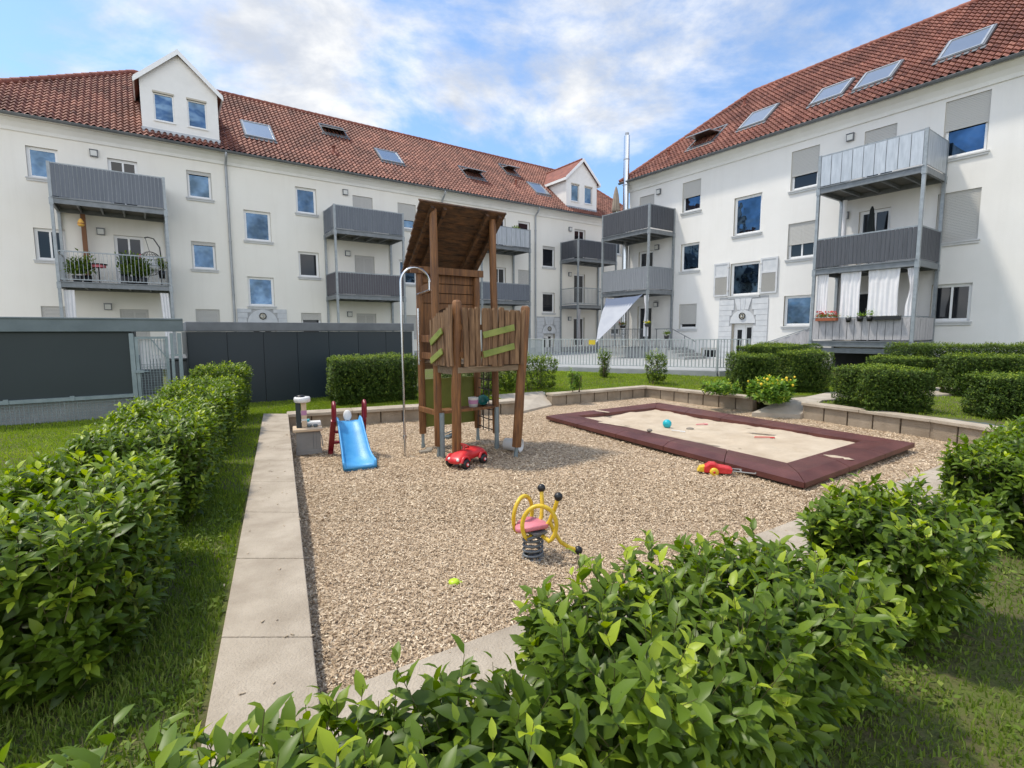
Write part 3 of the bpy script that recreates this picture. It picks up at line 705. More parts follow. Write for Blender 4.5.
# --- left apartment building ---------------------------------------------------------------
LY = 25.5
lw = []     # x0, x1, z0, z1, shutter, glass, mullion, curtain
for x0, x1 in ((-3.40, -2.52), (1.47, 2.36)):
    lw += [(x0, x1, 7.38, 8.48), (x0, x1, 4.45, 5.60), (x0, x1, 1.5, 2.76)]
for x0, x1 in ((5.72, 6.64),): lw += [(x0, x1, 7.30, 8.48), (x0, x1, 4.37, 5.54), (x0, x1, 1.5, 2.68)]
for x0, x1 in ((10.71, 11.73), (14.6, 15.5), (18.42, 19.32), (26.6, 27.5)): lw += [(x0, x1, 7.17, 8.45), (x0, x1, 4.3, 5.54), (x0, x1, 1.5, 2.66)]
for x0 in (3.52, 20.33): lw += [(x0, x0+1.0+.08*(x0 < 10), 5.84, 7.15), (x0, x0+1.0+.08*(x0 < 10), 2.95, 4.25)]
ldoor = [(-1.09, -.16), (8.37, 9.38), (16.55, 17.5), (23.0, 23.98)]
for x0, x1 in ldoor: lw += [(x0, x1, 6.42, 8.48), (x0, x1, 3.6, 5.58), (x0, x1, .75, 2.70)]
doorsL = [(3.52, 4.60, .3, 2.15), (20.38, 21.36, .3, 1.62)]
LB = building(LF, 'apartment_building', 'long cream plastered apartment block with red tiled roof behind the dark bin shelters', -5.9, 29.9, LY, -.2, .75, 9.34, lw+doorsL, 'plaster_left', LY-.4, None, 5, 9.4)
lspec = {0: (.0, 'glass', 0, 0), }
for i, (x0, x1, z0, z1) in enumerate(lw):
    if z1-z0 > 1.7:     # balcony doors
        sh = {8.37: .99, 9.99: 1}.get(x0, 0)
        if x0 == -1.09 and z1 < 3: sh = .99
        if x0 == 8.37 and z1 > 8: sh = .99
        window(LB, x0, x1, z0, z1, LY, sh, 'glass_dark', 1, 0, False, 'balcony_door')
        continue
    sh, gl, mu, cu = 0, 'glass', 0, 0
    if z1 < 3: sh = .99 if x0 < 3 else (.25 if x0 < 6 else .6)
    if x0 == 10.71: sh = {8.45: .62, 5.54: .0, 2.66: .99}[z1]
    if x0 > 17 and x0 < 19: sh = .0 if z1 > 8 else .99; gl = 'glass_dark'
    if x0 > 20: gl = 'glass_dark'
    if x0 == 20.33 and z1 > 7: sh = .12
    if x0 == 1.47: cu = 1; sh = .10 if z1 > 3 else .99
    if x0 == -3.40 and 5 < z1 < 6: gl = 'glass_dark'; mu = 1
    if x0 == 5.72 and z1 < 6: gl = 'glass_dark'; cu = 1
    if x0 == 5.72 and z1 < 6 and z1 > 5: mu = 0; sh = .0
    window(LB, x0, x1, z0, z1, LY, sh, gl, mu, cu)
quoins(LB, 3.04, 5.08, .3, 2.82, LY, 3.52, 4.60, 2.15, '1')
quoins(LB, 19.85, 21.85, .3, 2.72, LY, 20.38, 21.36, 1.62, '1')
LE, LZ = LY-.40, 9.40
tl = tiles(LB, -6.3, 30.4, 1.25, .77, 5.0, LE, LZ, holes=((.12, 2.74, .42, 2.6), (22.28, 24.98, .42, 2.6)))
zr = LZ+5*math.tan(TH)
rd = MB()
for (a, b, c, d) in (((-6.3, LE, LZ), (-6.3, LE+10, LZ), (-.05, LE+5, zr), None), ((30.4, LE+10, LZ), (30.4, LE, LZ), (26.55, LE+5, zr), None)): rd.poly([a, b, c])
rd.poly([(-6.3, LE+10, LZ), (30.4, LE+10, LZ), (26.55, LE+5, zr), (-.05, LE+5, zr)])
rd.poly([(-6.25, LE+.1, LZ-.1), (30.35, LE+.1, LZ-.1), (30.35, LE+10, LZ-.1), (-6.25, LE+10, LZ-.1)])
part('rear_roof', rd, 'ridge_tile', LB)
cp = MB(); caps(cp, (-.05, LE+5, zr+.03), (26.55, LE+5, zr+.03)); caps(cp, (-6.3, LE, LZ+.06), (-.05, LE+5, zr+.04)); caps(cp, (30.4, LE, LZ+.06), (26.55, LE+5, zr+.04))
part('ridge', cp, 'ridge_tile', LB)
for a in ((3.9, 5.15, 1.35, 2.6), (7.85, 9.1, 3.15, 3.98, 22), (10.35, 11.62, 1.55, 2.6), (15.55, 16.85, 1.65, 2.6, 35), (19.4, 20.35, 3.05, 4.0, 35), (20.5, 21.65, 1.3, 2.4)):
    skylight(LB, a[0], a[1], a[2], a[3], LE, LZ, a[4] if len(a) > 4 else 0)
vent(LB, 7.85, 1.4, LE, LZ); vent(LB, 19.25, 1.75, LE, LZ)
gutter(LB, -6.3, 30.4, LE-.06, LZ-.02, [(2.92, LY), (13.26, LY), (19.7, LY)], .3)
dormer(LB, .10, 2.76, LY, 9.70, 11.75, 12.97, LE)
dormer(LB, 22.28, 24.98, LY, 9.70, 11.68, 12.9, LE)
lamps(LB, LF, [(-1.48, 8.55), (-1.47, 5.65), (-1.44, 2.78), (8.01, 8.54), (8.02, 5.62), (8.01, 2.65), (22.6, 8.4), (22.6, 5.5), (22.6, 2.6)], LY)

# --- right apartment building ---------------------------------------------------------------
RY = 21.2
rw = [(-18.45, -17.5, 7.0, 8.70), (-8.15, -7.18, 6.85, 8.78), (-8.17, -7.20, 4.05, 6.0), (-8.17, -7.2, 1.25, 3.15), (-18.45, -17.5, 4.0, 5.9), (-18.45, -17.5, 1.2, 3.05)]
rwin = {(-15.80, -14.80, 7.40, 8.80): (.5, 'glass', 0, 0), (-13.09, -11.84, 5.90, 7.52): (0, 'glass', 0, 0), (-10.69, -9.65, 7.28, 8.80): (.62, 'glass_dark', 0, 0), (-5.89, -4.80, 7.20, 8.98): (.5, 'glass', 0, 0),
        (-15.80, -14.78, 4.62, 5.92): (0, 'glass', 0, 0), (-10.69, -9.63, 4.60, 6.00): (.58, 'glass_dark', 1, 0), (-5.91, -4.84, 4.55, 6.12): (.99, 'glass', 0, 0),
        (-15.80, -14.82, 1.85, 3.04): (.78, 'glass_dark', 0, 0), (-10.72, -9.63, 1.92, 3.14): (0, 'glass', 0, 0), (-5.89, -4.86, 2.0, 3.21): (0, 'glass_dark', 1, 0), (-13.14, -11.81, 3.28, 4.70): (0, 'glass', 0, -1),
        (-1.2, -.1, 7.2, 8.98): (.4, 'glass', 0, 0), (-1.2, -.1, 4.55, 6.12): (0, 'glass', 0, 0), (-1.2, -.1, 2.0, 3.21): (0, 'glass', 0, 0)}
dR = (-12.98, -11.98, .6, 2.05)
base = (-14.5, -13.7, .42, .95)
RB = building(RF, 'apartment_building', 'cream plastered apartment block with red tiled roof on the right side of the court', -19.15, 4.0, RY, -.2, .42, 9.52, rw+list(rwin)+[dR, base], 'plaster_right', RY-.4, None, 5, 9.6)
for (x0, x1, z0, z1), (sh, gl, mu, cu) in rwin.items(): window(RB, x0, x1, z0, z1, RY, sh, gl, mu, cu)
for (x0, x1, z0, z1) in rw: window(RB, x0, x1, z0, z1, RY, .35 if (x0 == -8.15 or z1 == 8.70) else 0, 'glass_dark', 1, 0, False, 'balcony_door')
window(RB, *base, RY, 0, 'glass_dark', 1, 0, False, 'basement_window')
quoins(RB, -13.62, -11.36, .3, 3.22, RY, dR[0], dR[1], dR[3], '3')
for a in ((-14.62, -13.90) if 0 else (-13.93, -13.20), (-11.75, -11.02)):
    s = MB(); z0, z1 = 3.30, 4.78; y = RY; f = .07
    for q in ((a[0], a[0]+f, z0, z1), (a[1]-f, a[1], z0, z1), (a[0]+f, a[1]-f, z0, z0+f), (a[0]+f, a[1]-f, z1-f, z1), (a[0]+f, a[1]-f, z0+.85, z0+.93)): s.bb(q[0], q[1], y-.06, y-.02, q[2], q[3], 0)
    s.bb(a[0]+f, a[1]-f, y-.04, y-.025, z0+.93, z1-f, 0)
    for k in range(16): s.box(((a[0]+a[1])/2, y-.04, z0+.1+k*.048), (a[1]-a[0]-2*f, .03, .03), rotm('X', 30), 1)
    for zz in (z0+.2, z1-.25): s.bb(a[0]-.02 if a[0] > -12 else a[1]-.06, a[0]+.06 if a[0] > -12 else a[1]+.02, y-.07, y, zz, zz+.05, 1)
    part('window_shutter', s, ['quoin', 'shutter_slat'], RB)
RE, RZ = RY-.40, 9.60
tiles(RB, -19.5, 4.4, .89, .89, 5.0, RE, RZ)
zr = RZ+5*math.tan(TH)
rd = MB(); rd.poly([(-19.5, RE, RZ), (-19.5, RE+10, RZ), (-15.05, RE+5, zr)]); rd.poly([(4.4, RE+10, RZ), (4.4, RE, RZ), (-.05, RE+5, zr)])
rd.poly([(-19.5, RE+10, RZ), (4.4, RE+10, RZ), (-.05, RE+5, zr), (-15.05, RE+5, zr)]); rd.poly([(-19.45, RE+.1, RZ-.1), (4.35, RE+.1, RZ-.1), (4.35, RE+10, RZ-.1), (-19.45, RE+10, RZ-.1)])
part('rear_roof', rd, 'ridge_tile', RB)
cp = MB(); caps(cp, (-15.05, RE+5, zr+.03), (-.05, RE+5, zr+.03)); caps(cp, (-19.5, RE, RZ+.06), (-15.05, RE+5, zr+.04)); caps(cp, (4.4, RE, RZ+.06), (-.05, RE+5, zr+.04))
part('ridge', cp, 'ridge_tile', RB)
for a in ((-16.0, -14.65, 1.0, 2.15, 35), (-13.52, -12.32, 1.2, 2.35), (-10.45, -9.3, 1.15, 2.15), (-8.9, -7.72, 1.12, 2.15), (-6.42, -5.25, 1.12, 2.25)):
    skylight(RB, a[0], a[1], a[2], a[3], RE, RZ, a[4] if len(a) > 4 else 0)
vent(RB, -14.8, 3.7, RE, RZ); vent(RB, -17.2, 1.05, RE, RZ)
gutter(RB, -19.5, 4.4, RE-.06, RZ-.02, [], .3)
lamps(RB, RF, [(-8.6, 8.72), (-8.62, 5.94), (-17.2, 8.71), (-17.22, 5.98), (-17.2, 3.1)], RY)

# ------------------------------------------------------------------ balcony towers
def balcony(F, label, x0, x1, yf, yb, levels, zg, posts_mid=()):
    "levels: (z_top_of_deck, z_rail, material or None for open bars, underside thickness)"
    root = thing('balcony_tower', label, 'balcony', F, ((x0+x1)/2, yf, zg), 'steel balcony towers on the two facades')
    zt = max(l[1] for l in levels)
    for (x, y) in ((x0, yf), (x1, yf), (x0, yb), (x1, yb)):
        mb = MB(); mb.bb(x-.045, x+.045, y-.045, y+.045, zg, zt+.03)
        for l in levels: mb.bb(x-.06, x+.06, y-.06, y+.06, l[0]-.24, l[0]-.02)
        mb.bb(x-.1, x+.1, y-.1, y+.1, zg-.0, zg+.02); part('post', mb, 'steel', root)
    for (zd, zrail, pm, th) in levels:
        d = MB(); e = .05
        for q in ((x0+e, x1-e, yf-.04, yf+.04), (x0+e, x1-e, yb-.04, yb+.04)): d.bb(*q, zd-.19, zd-.005, 0)
        for x in (x0, x1): d.bb(x-.04, x+.04, yf+.05, yb-.05, zd-.19, zd-.005, 0)
        d.bb(x0-.0, x1+.0, yf-.075, yf-.045, zd-.02, zd+.01, 0)
        for k in range(1, 5): xx = x0+(x1-x0)*k/5; d.bb(xx-.03, xx+.03, yf+.04, yb-.04, zd-.15, zd-.045, 0)
        dk = part('deck_frame', d, 'steel_dark', root)
        b = MB(); n = int((yb-yf)/.14)
        for k in range(n): yy = yf+.04+(yb-yf-.08)*(k+.5)/n; b.bb(x0+.05, x1-.05, yy-.062, yy+.062, zd-.04, zd-.005)
        part('deck_board', b, 'deck_wood', dk)
        r = MB()
        runs = [((x0, yf), (x1, yf)), ((x0, yf), (x0, yb)), ((x1, yf), (x1, yb))]
        for (a, c) in runs:
            L = math.hypot(c[0]-a[0], c[1]-a[1]); dx, dy = (c[0]-a[0])/L, (c[1]-a[1])/L
            p = lambda t, z: (a[0]+dx*t, a[1]+dy*t, z)
            r.bar(p(.045, zrail), p(L-.045, zrail), .045, .04); r.bar(p(.045, zd+.09), p(L-.045, zd+.09), .03, .035)
            if pm is None:
                for t in np.arange(.12, L-.06, .115): r.bar(p(t, zd+.1), p(t, zrail-.02), .014, .014)
            else:
                for t in np.linspace(.05, L-.05, 5)[1:-1]: r.bar(p(t, zd+.1), p(t, zrail-.02), .03, .03)
        rl = part('railing', r, 'steel', root)
        if pm:
            pn = MB(); step = {'panel_silver': .30, 'cloth_grey': .22}.get(pm, .115)
            for i, (a, c) in enumerate(runs):
                L = math.hypot(c[0]-a[0], c[1]-a[1]); dx, dy = (c[0]-a[0])/L, (c[1]-a[1])/L
                ox, oy = (0, -.028) if i == 0 else ((-.028, 0) if i == 1 else (.028, 0))
                n = int((L-.1)/step); st = (L-.1)/n
                for k in range(n):
                    t = .05+(k+.5)*st; off = random.uniform(-.003, .003)
                    cx, cy = a[0]+dx*t+ox+off*(dy != 0), a[1]+dy*t+oy+off*(dx != 0)
                    w = st-.018
                    pn.box((cx, cy, (zd+.05+zrail-.03)/2), (w if dx else .012, .012 if dx else w, zrail-.03-zd-.05))
                    if pm == 'panel_silver' or pm == 'cloth_grey':
                        pass
            part('railing_panel', pn, pm, root)
            # light thin strip showing between the slats
            bs = MB()
            for i, (a, c) in enumerate(runs):
                ox, oy = (0, -.012) if i == 0 else ((-.012, 0) if i == 1 else (.012, 0))
                x_0, x_1 = sorted((a[0], c[0])); y_0, y_1 = sorted((a[1], c[1]))
                if i == 0: bs.bb(x_0+.05, x_1-.05, yf-.016, yf-.012, zd+.06, zrail-.04)
                else: bs.bb(x_0+ox-.002, x_0+ox+.002, y_0+.05, y_1-.05, zd+.06, zrail-.04)
            part('backing_sheet', bs, 'steel' if pm not in ('panel_silver', 'cloth_grey') else 'steel_dark', root)
    return root
balcony(LF, 'balcony tower with open bar railing full of plants below a grey slatted top balcony', -2.64, .62, 23.8, LY-.08, [(6.42, 7.58, 'panel_grey', .2), (3.56, 4.62, None, .2)], .28)
balcony(LF, 'balcony tower with two dark slatted balconies left of the wooden climbing tower', 6.96, 10.24, 23.8, LY-.08, [(6.42, 7.49, 'panel_grey', .2), (3.48, 4.51, 'panel_plum', .2)], .28)
balcony(LF, 'balcony tower with pale silver top railing seen right behind the wooden climbing tower', 14.75, 18.02, 23.8, LY-.08, [(6.52, 7.56, 'panel_silver', .2), (3.5, 4.47, 'panel_grey', .2)], .28)
balcony(LF, 'farthest balcony tower with black top railing below the small far dormer', 21.8, 25.15, 23.8, LY-.08, [(6.32, 7.45, 'panel_dark', .2), (3.42, 4.49, None, .2)], .28)
balcony(RF, 'balcony tower beside the steel flue with the pale shade sail hanging at its foot', -19.2, -16.2, 19.3, RY-.08, [(6.55, 7.67, 'panel_dark', .2), (3.72, 4.80, 'panel_steel', .2)], .28)
balcony(RF, 'balcony tower with white curtains and flower boxes on its lowest level', -8.74, -5.76, 19.3, RY-.08, [(6.66, 7.72, 'panel_silver', .2), (3.88, 4.90, 'panel_dark', .2), (1.36, 2.15, 'cloth_grey', .2)], .28)
# ------------------------------------------------------------------ ground
def inpoly(x, y, P):
    x = np.asarray(x); y = np.asarray(y); c = np.zeros(x.shape, bool); n = len(P)
    for i in range(n):
        x0, y0 = P[i]; x1, y1 = P[(i+1) % n]
        c ^= ((y0 > y) != (y1 > y)) & (x < (x1-x0)*(y-y0)/(y1-y0+1e-12)+x0)
    return c
def sst(t): t = np.clip(t, 0, 1); return t*t*(3-2*t)
ZL = .28
w2a, w2b, w2c = G(801, 402.5, ZL), G(930, 419, ZL), G(1016, 432, ZL)
KI0, KI1 = (-.564, 1.413), (-4.0, 8.92)                 # left kerb, inner edge
KO0, KO1 = (-1.30, 1.98-.05), (-4.46, 8.92)
KO0 = (-1.08-.0, 1.60)
BW0, BW1 = (-3.98, 8.80), (.16, 10.55)                # back wall front line
W1 = [(.95, 11.62), (3.52, 13.15), (5.25, 10.95)]
PIT = [(-.76, 1.84), KI1, BW0, BW1, W1[0], W1[1], W1[2], w2a, w2b, w2c, (-.37, 2.09)]
PITO = [(-.82, 1.50), (-4.25, 8.95), (-3.98, 8.98), (.1, 10.72), (.5, 11.2), (.9, 11.75), (3.5, 13.35), (5.4, 11.1), (6.0, 10.3), (6.9, 8.7), (7.95, 7.15), (4.7, 5.0), (-.60, 1.52)]
def zpit(x, y): return -.05*sst((x-3)/2)*sst((y-5)/3)+.15*sst((4.6-y)/2.6)+.012*(vnoise(x, y, 1.7)-.5)*2
def zlawn(x, y):
    z = ZL-.035+.03*(vnoise(x, y, 1.1)-.5)
    for fx_, fy_ in ((.45, 11.2), (5.6, 10.6)): z = z-.23*np.exp(-(((x-fx_)**2+(y-fy_)**2)/.45**2))
    return z+.12*sst((y-12.8)/3)*sst((x+.5)/2)*sst((9-x)/3)

def grid_mesh(name, x0, x1, y0, y1, st, zf, keep, mname, label=None):
    xs = np.arange(x0, x1+st/2, st); ys = np.arange(y0, y1+st/2, st); X, Y = np.meshgrid(xs, ys); Z = zf(X, Y)
    V = np.stack([X.ravel(), Y.ravel(), Z.ravel()], 1); nx = len(xs)
    i, j = np.meshgrid(np.arange(nx-1), np.arange(len(ys)-1)); a = (j*nx+i).ravel()
    cx = (xs[:-1]+st/2)[i.ravel()]; cy = (ys[:-1]+st/2)[j.ravel()]; ok = keep(cx, cy); a = a[ok]
    Q = np.stack([a, a+1, a+nx+1, a+nx], 1); me = fast_mesh(name, V, [Q], None, mname, True)
    o = bpy.data.objects.new(name, me); COL.objects.link(o); o['kind'] = 'structure'; return o
P1_ = [(.22, 10.62), (.92, 11.6), (.75, 12.3), (-.5, 11.6)]
grid_mesh('gravel', -5.2, 8.6, 1.2, 14, .1, zpit, lambda x, y: np.ones_like(x, bool), 'gravel_ground')
far = MB()
for a, b, c, d in ((-300, -16, -300, 300), (20, 300, -300, 300), (-16, 20, -300, -6), (-16, 20, 30, 300)): far.poly([(a, c, ZL-.04), (b, c, ZL-.04), (b, d, ZL-.04), (a, d, ZL-.04)])
o = single('ground', far, 'path', None, None, WF, (0, 0, 0), kind='structure')

def lerp(a, b, t): return tuple(np.array(a)*(1-t)+np.array(b)*t)
def slabs(name, i0, i1, o0, o1, n, z0, z1, m='concrete', gap=.006):
    mb = MB(); L = math.dist(i0, i1)
    for k in range(n):
        a, b = k/n+gap/L/2, (k+1)/n-gap/L/2; dz = random.uniform(-.002, .002)
        mb.prism([lerp(i0, i1, a), lerp(i0, i1, b), lerp(o0, o1, b), lerp(o0, o1, a)], z0, z1+dz)
    o = single(name, mb, m, None, None, WF, (0, 0, 0), kind='structure', bevel=.006); return o
# left kerb, near kerb
KR0, KR1 = (-1.10, 1.622), (7.62, 7.21); dn = np.array([.539, -.842])*.47
KR0o, KR1o = tuple(np.array(KR0)+dn+np.array([-.25, .0])), tuple(np.array(KR1)+dn+np.array([.35, .22]))
slabs('kerb', KI0, KI1, (-.99, 1.41), (-4.46, 8.96), 9, -.25, ZL)
ki = (-.76, 1.84)
ki = (-.75, 1.85); slabs('kerb', ki, KR1, (-.552, 1.415), KR1o, 10, -.25, ZL+.004)

def wall(name, label, pts, ends, h=ZL, back=.34, cap=.055, pitch=.40):
    "low block wall: vertical palisade blocks with grooves under a smooth cap; pts run along the front"
    root = thing(name, label, 'wall', WF, (*pts[0], 0), 'low concrete block walls round the play area'); bl = MB(); cp = MB(); gr = MB()
    P = [np.array(p, float) for p in pts]; nr = []
    for i in range(len(P)-1):
        d = nrm(P[i+1]-P[i]); nr.append(np.array([-d[1], d[0]]))
    def off(i, w):
        if i == 0: return P[0]+nr[0]*w
        if i == len(P)-1: return P[-1]+nr[-1]*w
        m = nrm(nr[i-1]+nr[i]); return P[i]+m*w/(m@nr[i])
    for i in range(len(P)-1):
        a, b = P[i], P[i+1]; L = np.linalg.norm(b-a); n = max(1, round(L/pitch)); d = (b-a)/L; q = nr[i]
        for k in range(n):
            s, e = a+d*(L*k/n+.012), a+d*(L*(k+1)/n-.012); w = .0+random.uniform(-.004, .004)
            bl.prism([tuple(s+q*(.05+w)), tuple(e+q*(.05+w)), tuple(e+q*(back-.03)), tuple(s+q*(back-.03))], -.3, h-cap-.003)
            if k: c = a+d*L*k/n; gr.prism([tuple(c-d*.014+q*.075), tuple(c+d*.014+q*.075), tuple(c+d*.014+q*.2), tuple(c-d*.014+q*.2)], -.3, h-cap-.006)
        if i: o0 = off(i, .06); o1 = off(i, back-.04); bl.prism([tuple(o0-d*.10), tuple(o0+d*.10), tuple(o1+d*.12), tuple(o1-d*.12)], -.3, h-cap-.004)
        m = max(1, round(L/1.0))
        f0, f1, b0, b1 = off(i, 0), off(i+1, 0), off(i, back), off(i+1, back)
        for k in range(m):
            t0, t1 = k/m+.003/L, (k+1)/m-.003/L
            cp.prism([tuple(f0+(f1-f0)*t0), tuple(f0+(f1-f0)*t1), tuple(b0+(b1-b0)*t1), tuple(b0+(b1-b0)*t0)], h-cap, h+random.uniform(-.001, .002))
    part('block_wall', bl, 'concrete_wall', root, .008); part('groove', gr, 'soil', root); part('cap', cp, 'concrete', root, .007)
    return root
wall('retaining_wall', 'straight low block wall with flat cap behind the blue slide and the climbing tower', [BW0, BW1], None, back=.40)
wall('retaining_wall', 'angled low block wall with its corner behind the far end of the sandpit', W1, None, back=.30)
wall('retaining_wall', 'low block wall on the right running from the paved gap towards the near kerb', [w2a, w2b, w2c], None, back=.30, pitch=.42)

def sheet(name, pts, z, m, kind='structure', joints=0, th=.03):
    mb = MB(); zz = z if hasattr(z, '__len__') else [z]*len(pts); mb.prism(pts, [a-th for a in zz], zz); return single(name, mb, m, None, None, WF, (0, 0, 0), kind=kind)
sheet('path', P1_, [.04, .04, .27, .27], 'path', th=.3)
pl = [G(752, 412.5, .04), G(805, 397.5, ZL), G(829, 392.5, ZL)]; pr = [w2a, G(842, 399, ZL)]; w2s = (w2a[0]-.02, w2a[1]-.03)
mb = MB(); pm0, pm1 = lerp(pl[0], pl[1], .62), lerp(w2s, pr[1], .5)
A = [pl[0], w2s, pm1, pr[1], (9.2, 11.05), (16, 12.6), (16, 13.7), (9.0, 12.25), pl[2], pl[1], pm0]
sheet('path', [pl[0], w2s, pm1, pm0], [.04, .04, ZL+.012, ZL+.012], 'path', th=.25)
sheet('path', [pm1, pr[1], (9.2, 11.05), (16, 12.6), (16, 13.7), (9.0, 12.25), pl[2], pl[1], pm0], ZL+.012, 'path', th=.25)

RAMP = [pl[0], w2s, pm1, pm0]
grid_mesh('lawn', -16, 20, -6, 30, .1, zlawn, lambda x, y: ~inpoly(x, y, PITO) & ~inpoly(x, y, P1_) & ~inpoly(x, y, RAMP), 'lawn_ground')

# sandpit --------------------------------------------------------------------
SO = [G(546, 416, .1), G(658, 402.5, .1), G(915, 443, .1), G(805, 483, .1)]
SI = [G(577, 415.5, .12), G(655, 407.5, .12), G(862, 440.5, .12), G(787, 462.5, .12)]
cS = (sum(p[0] for p in SO)/4, sum(p[1] for p in SO)/4)
root = thing('sandpit', 'large rectangular sandpit with a worn maroon rubber rim', 'sandpit', WF, (*cS, 0))
for i in range(4):
    mb = MB(); a, b, c, d = SO[i], SO[(i+1) % 4], SI[(i+1) % 4], SI[i]; L = math.dist(a, b); n = max(2, round(L/1.0))
    for k in range(n):
        t0, t1 = k/n+.005/L, (k+1)/n-.005/L
        P = [lerp(a, b, t0), lerp(a, b, t1), lerp(d, c, t1), lerp(d, c, t0)]; md = [lerp(P[0], P[3], .35), lerp(P[1], P[2], .35)]
        for q0, q1, z0, z1 in ((P[0:2], md, .10, .135), (md, [P[3], P[2]], .135, .115)):
            mb.prism([q0[0], q0[1], q1[1], q1[0]], [z0-.06]*2+[z1-.06]*2, [z0, z0, z1, z1])
        # foot set back under the rim
        f = [lerp(P[0], P[3], .12), lerp(P[1], P[2], .12), lerp(P[1], P[2], .9), lerp(P[0], P[3], .9)]; mb.prism(f, -.1, .05, 1)
    part('rim', mb, ['rubber_maroon', 'soil'], root)
cS2 = (sum(p[0] for p in SI)/4, sum(p[1] for p in SI)/4)
sx = grid_mesh('sand', min(p[0] for p in SI)-.2, max(p[0] for p in SI)+.2, min(p[1] for p in SI)-.2, max(p[1] for p in SI)+.2, .05,
          lambda x, y: .055+.05*(vnoise(x, y, 1.6)-.5)+.022*(vnoise(x, y, 5.)-.5)+.01*(vnoise(x, y, 13.)-.5), lambda x, y: inpoly(x, y, [lerp(cS2, p, 1.05) for p in SI]), 'sand')
sx['kind'] = 'stuff'; sx['label'] = 'pale fine sand filling the maroon rimmed sandpit'; sx['category'] = 'sand'
# drifts of sand on the rim
mb = MB()
for (px, py, w, h) in ((690, 437, .5, .10), (838, 457, .20, .07), (725, 446, .3, .06), (615, 424, .4, .07), (600, 411, .3, .05), (760, 430, .3, .05)):
    x, y = G(px, py, .13); n = 14
    V = [(x, y, .142)]+[(x+w*math.cos(a)*random.uniform(.6, 1)*.7+h*math.sin(a)*.6, y-w*math.cos(a)*.6+h*math.sin(a)*random.uniform(.6, 1)*1.2, .129) for a in np.linspace(0, 2*math.pi, n, endpoint=False)]
    mb.add(V, [(0, 1+i, 1+(i+1) % n) for i in range(n)], 0, True)
ds = single('sand_drift', mb, 'sand', 'thin patches of spilled sand lying on the maroon rim', 'sand', kind='stuff')

# ------------------------------------------------------------------ wooden climbing tower (frame parallel to the long facade)
TF = Frame(35.1); T0 = (3.6, 6.2, 0)
root = tw = thing('climbing_tower', 'wooden climbing tower with slanted plank roof and crooked palisade railing', 'climbing tower', TF, T0)
def post(x, d, zt, zs, x2=None, d2=None, r=.052, foot=.30, m='wood'):
    x2 = x if x2 is None else x2; d2 = d if d2 is None else d2
    ps = np.array([x, d, 0.]); pe = np.array([x2, d2, zt]); f = lambda z: ps+(pe-ps)*z/zt
    w = MB(); n = 8; zz = np.linspace(zs, zt-.03, n)
    path = [f(z)+np.append(rng.normal(0, .003, 2), 0) for z in zz]+[f(zt-.008), f(zt)]
    w.tube(path, [r*random.uniform(.96, 1.03) for _ in range(n)]+[r*.75, r*.35], 12)
    o = part('post', w, m, tw)
    b = MB(); b.tube([f(-.1)+(0, -.0, 0), f(foot)+(0, -.0, 0)], .024, 8); b.tube([f(-.05), f(.0), f(.06)], .030, 8)
    part('post_foot', b, 'galv', o)
    return f
post(3.16, 6.80, 2.65, .22); post(3.09, 6.15, 3.33, .16, 3.07); post(4.06, 6.19, 3.31, .22, 4.02); post(4.11, 6.80, 2.62, .20)
post(3.07, 5.62, 2.11, .10, 3.10, 5.60, .061); post(3.96, 5.55, 2.06, .14, 4.12, 5.53, .064)
# steel side sleeves on the front left and right rear posts
for (x, d, h) in ((3.115, 6.09, .62), (4.03, 6.13, .62)):
    b = MB(); b.tube([(x, d, -.1), (x, d, h)], .034, 10); part('ground_sleeve', b, 'galv', tw)
# platform
b = MB(); zp = 1.27
nb = 9
for k in range(nb):
    d0 = 5.62+(6.82-5.62)*k/nb; b.bb(3.06 if d0 < 6.1 else 3.22, 4.12, d0+.004, d0+1.2/nb-.004, zp, zp+.035)
part('platform', b, 'wood_beam', tw, .004)
b = MB(); b.bb(3.07, 4.10, 5.535, 5.60, zp-.075, zp-.002); b.bb(3.07, 3.12, 5.64, 6.12, zp-.10, zp-.004); b.bb(4.09, 4.14, 5.64, 6.86, zp-.10, zp-.004); b.bb(3.22, 4.14, 6.84, 6.88, zp-.10, zp-.004)
part('platform_beam', b, 'wood_beam', tw, .005)
# palisade: front and left side
def pale(x, d, z0, z1, lean, w, ang):
    b = MB(); n = 7; zz = np.linspace(z0, z1, n); ph = random.uniform(0, 6)
    pts = [np.array([x+lean[0]*(z-z0)+.006*math.sin(ph+3*z*2), d+lean[1]*(z-z0), z]) for z in zz]
    c, s = math.cos(R(ang)), math.sin(R(ang)); U = np.array([c, s, 0]); Vv = np.array([-s, c, 0]); t = .016; hw = w/2
    ring = lambda p, k: [p+U*a*k+Vv*bb for a, bb in ((-hw, -t*.5), (-hw*.8, -t), (hw*.8, -t), (hw, -t*.5), (hw, t), (-hw, t))]
    V = []; F = []
    for i, p in enumerate(pts): V += ring(p, random.uniform(.93, 1.05))
    top = pts[-1]+np.array([0, 0, .03]); V += ring(top, .72); k = 6; m = n+1
    for i in range(m-1):
        for j in range(k): F.append((i*k+j, i*k+(j+1) % k, (i+1)*k+(j+1) % k, (i+1)*k+j))
    F += [tuple(range(k))[::-1], tuple(range((m-1)*k, m*k))]
    b.add(V, F); part('pale', b, 'wood_grey', tw)
random.seed(3)
xs = np.linspace(3.17, 4.03, 11)
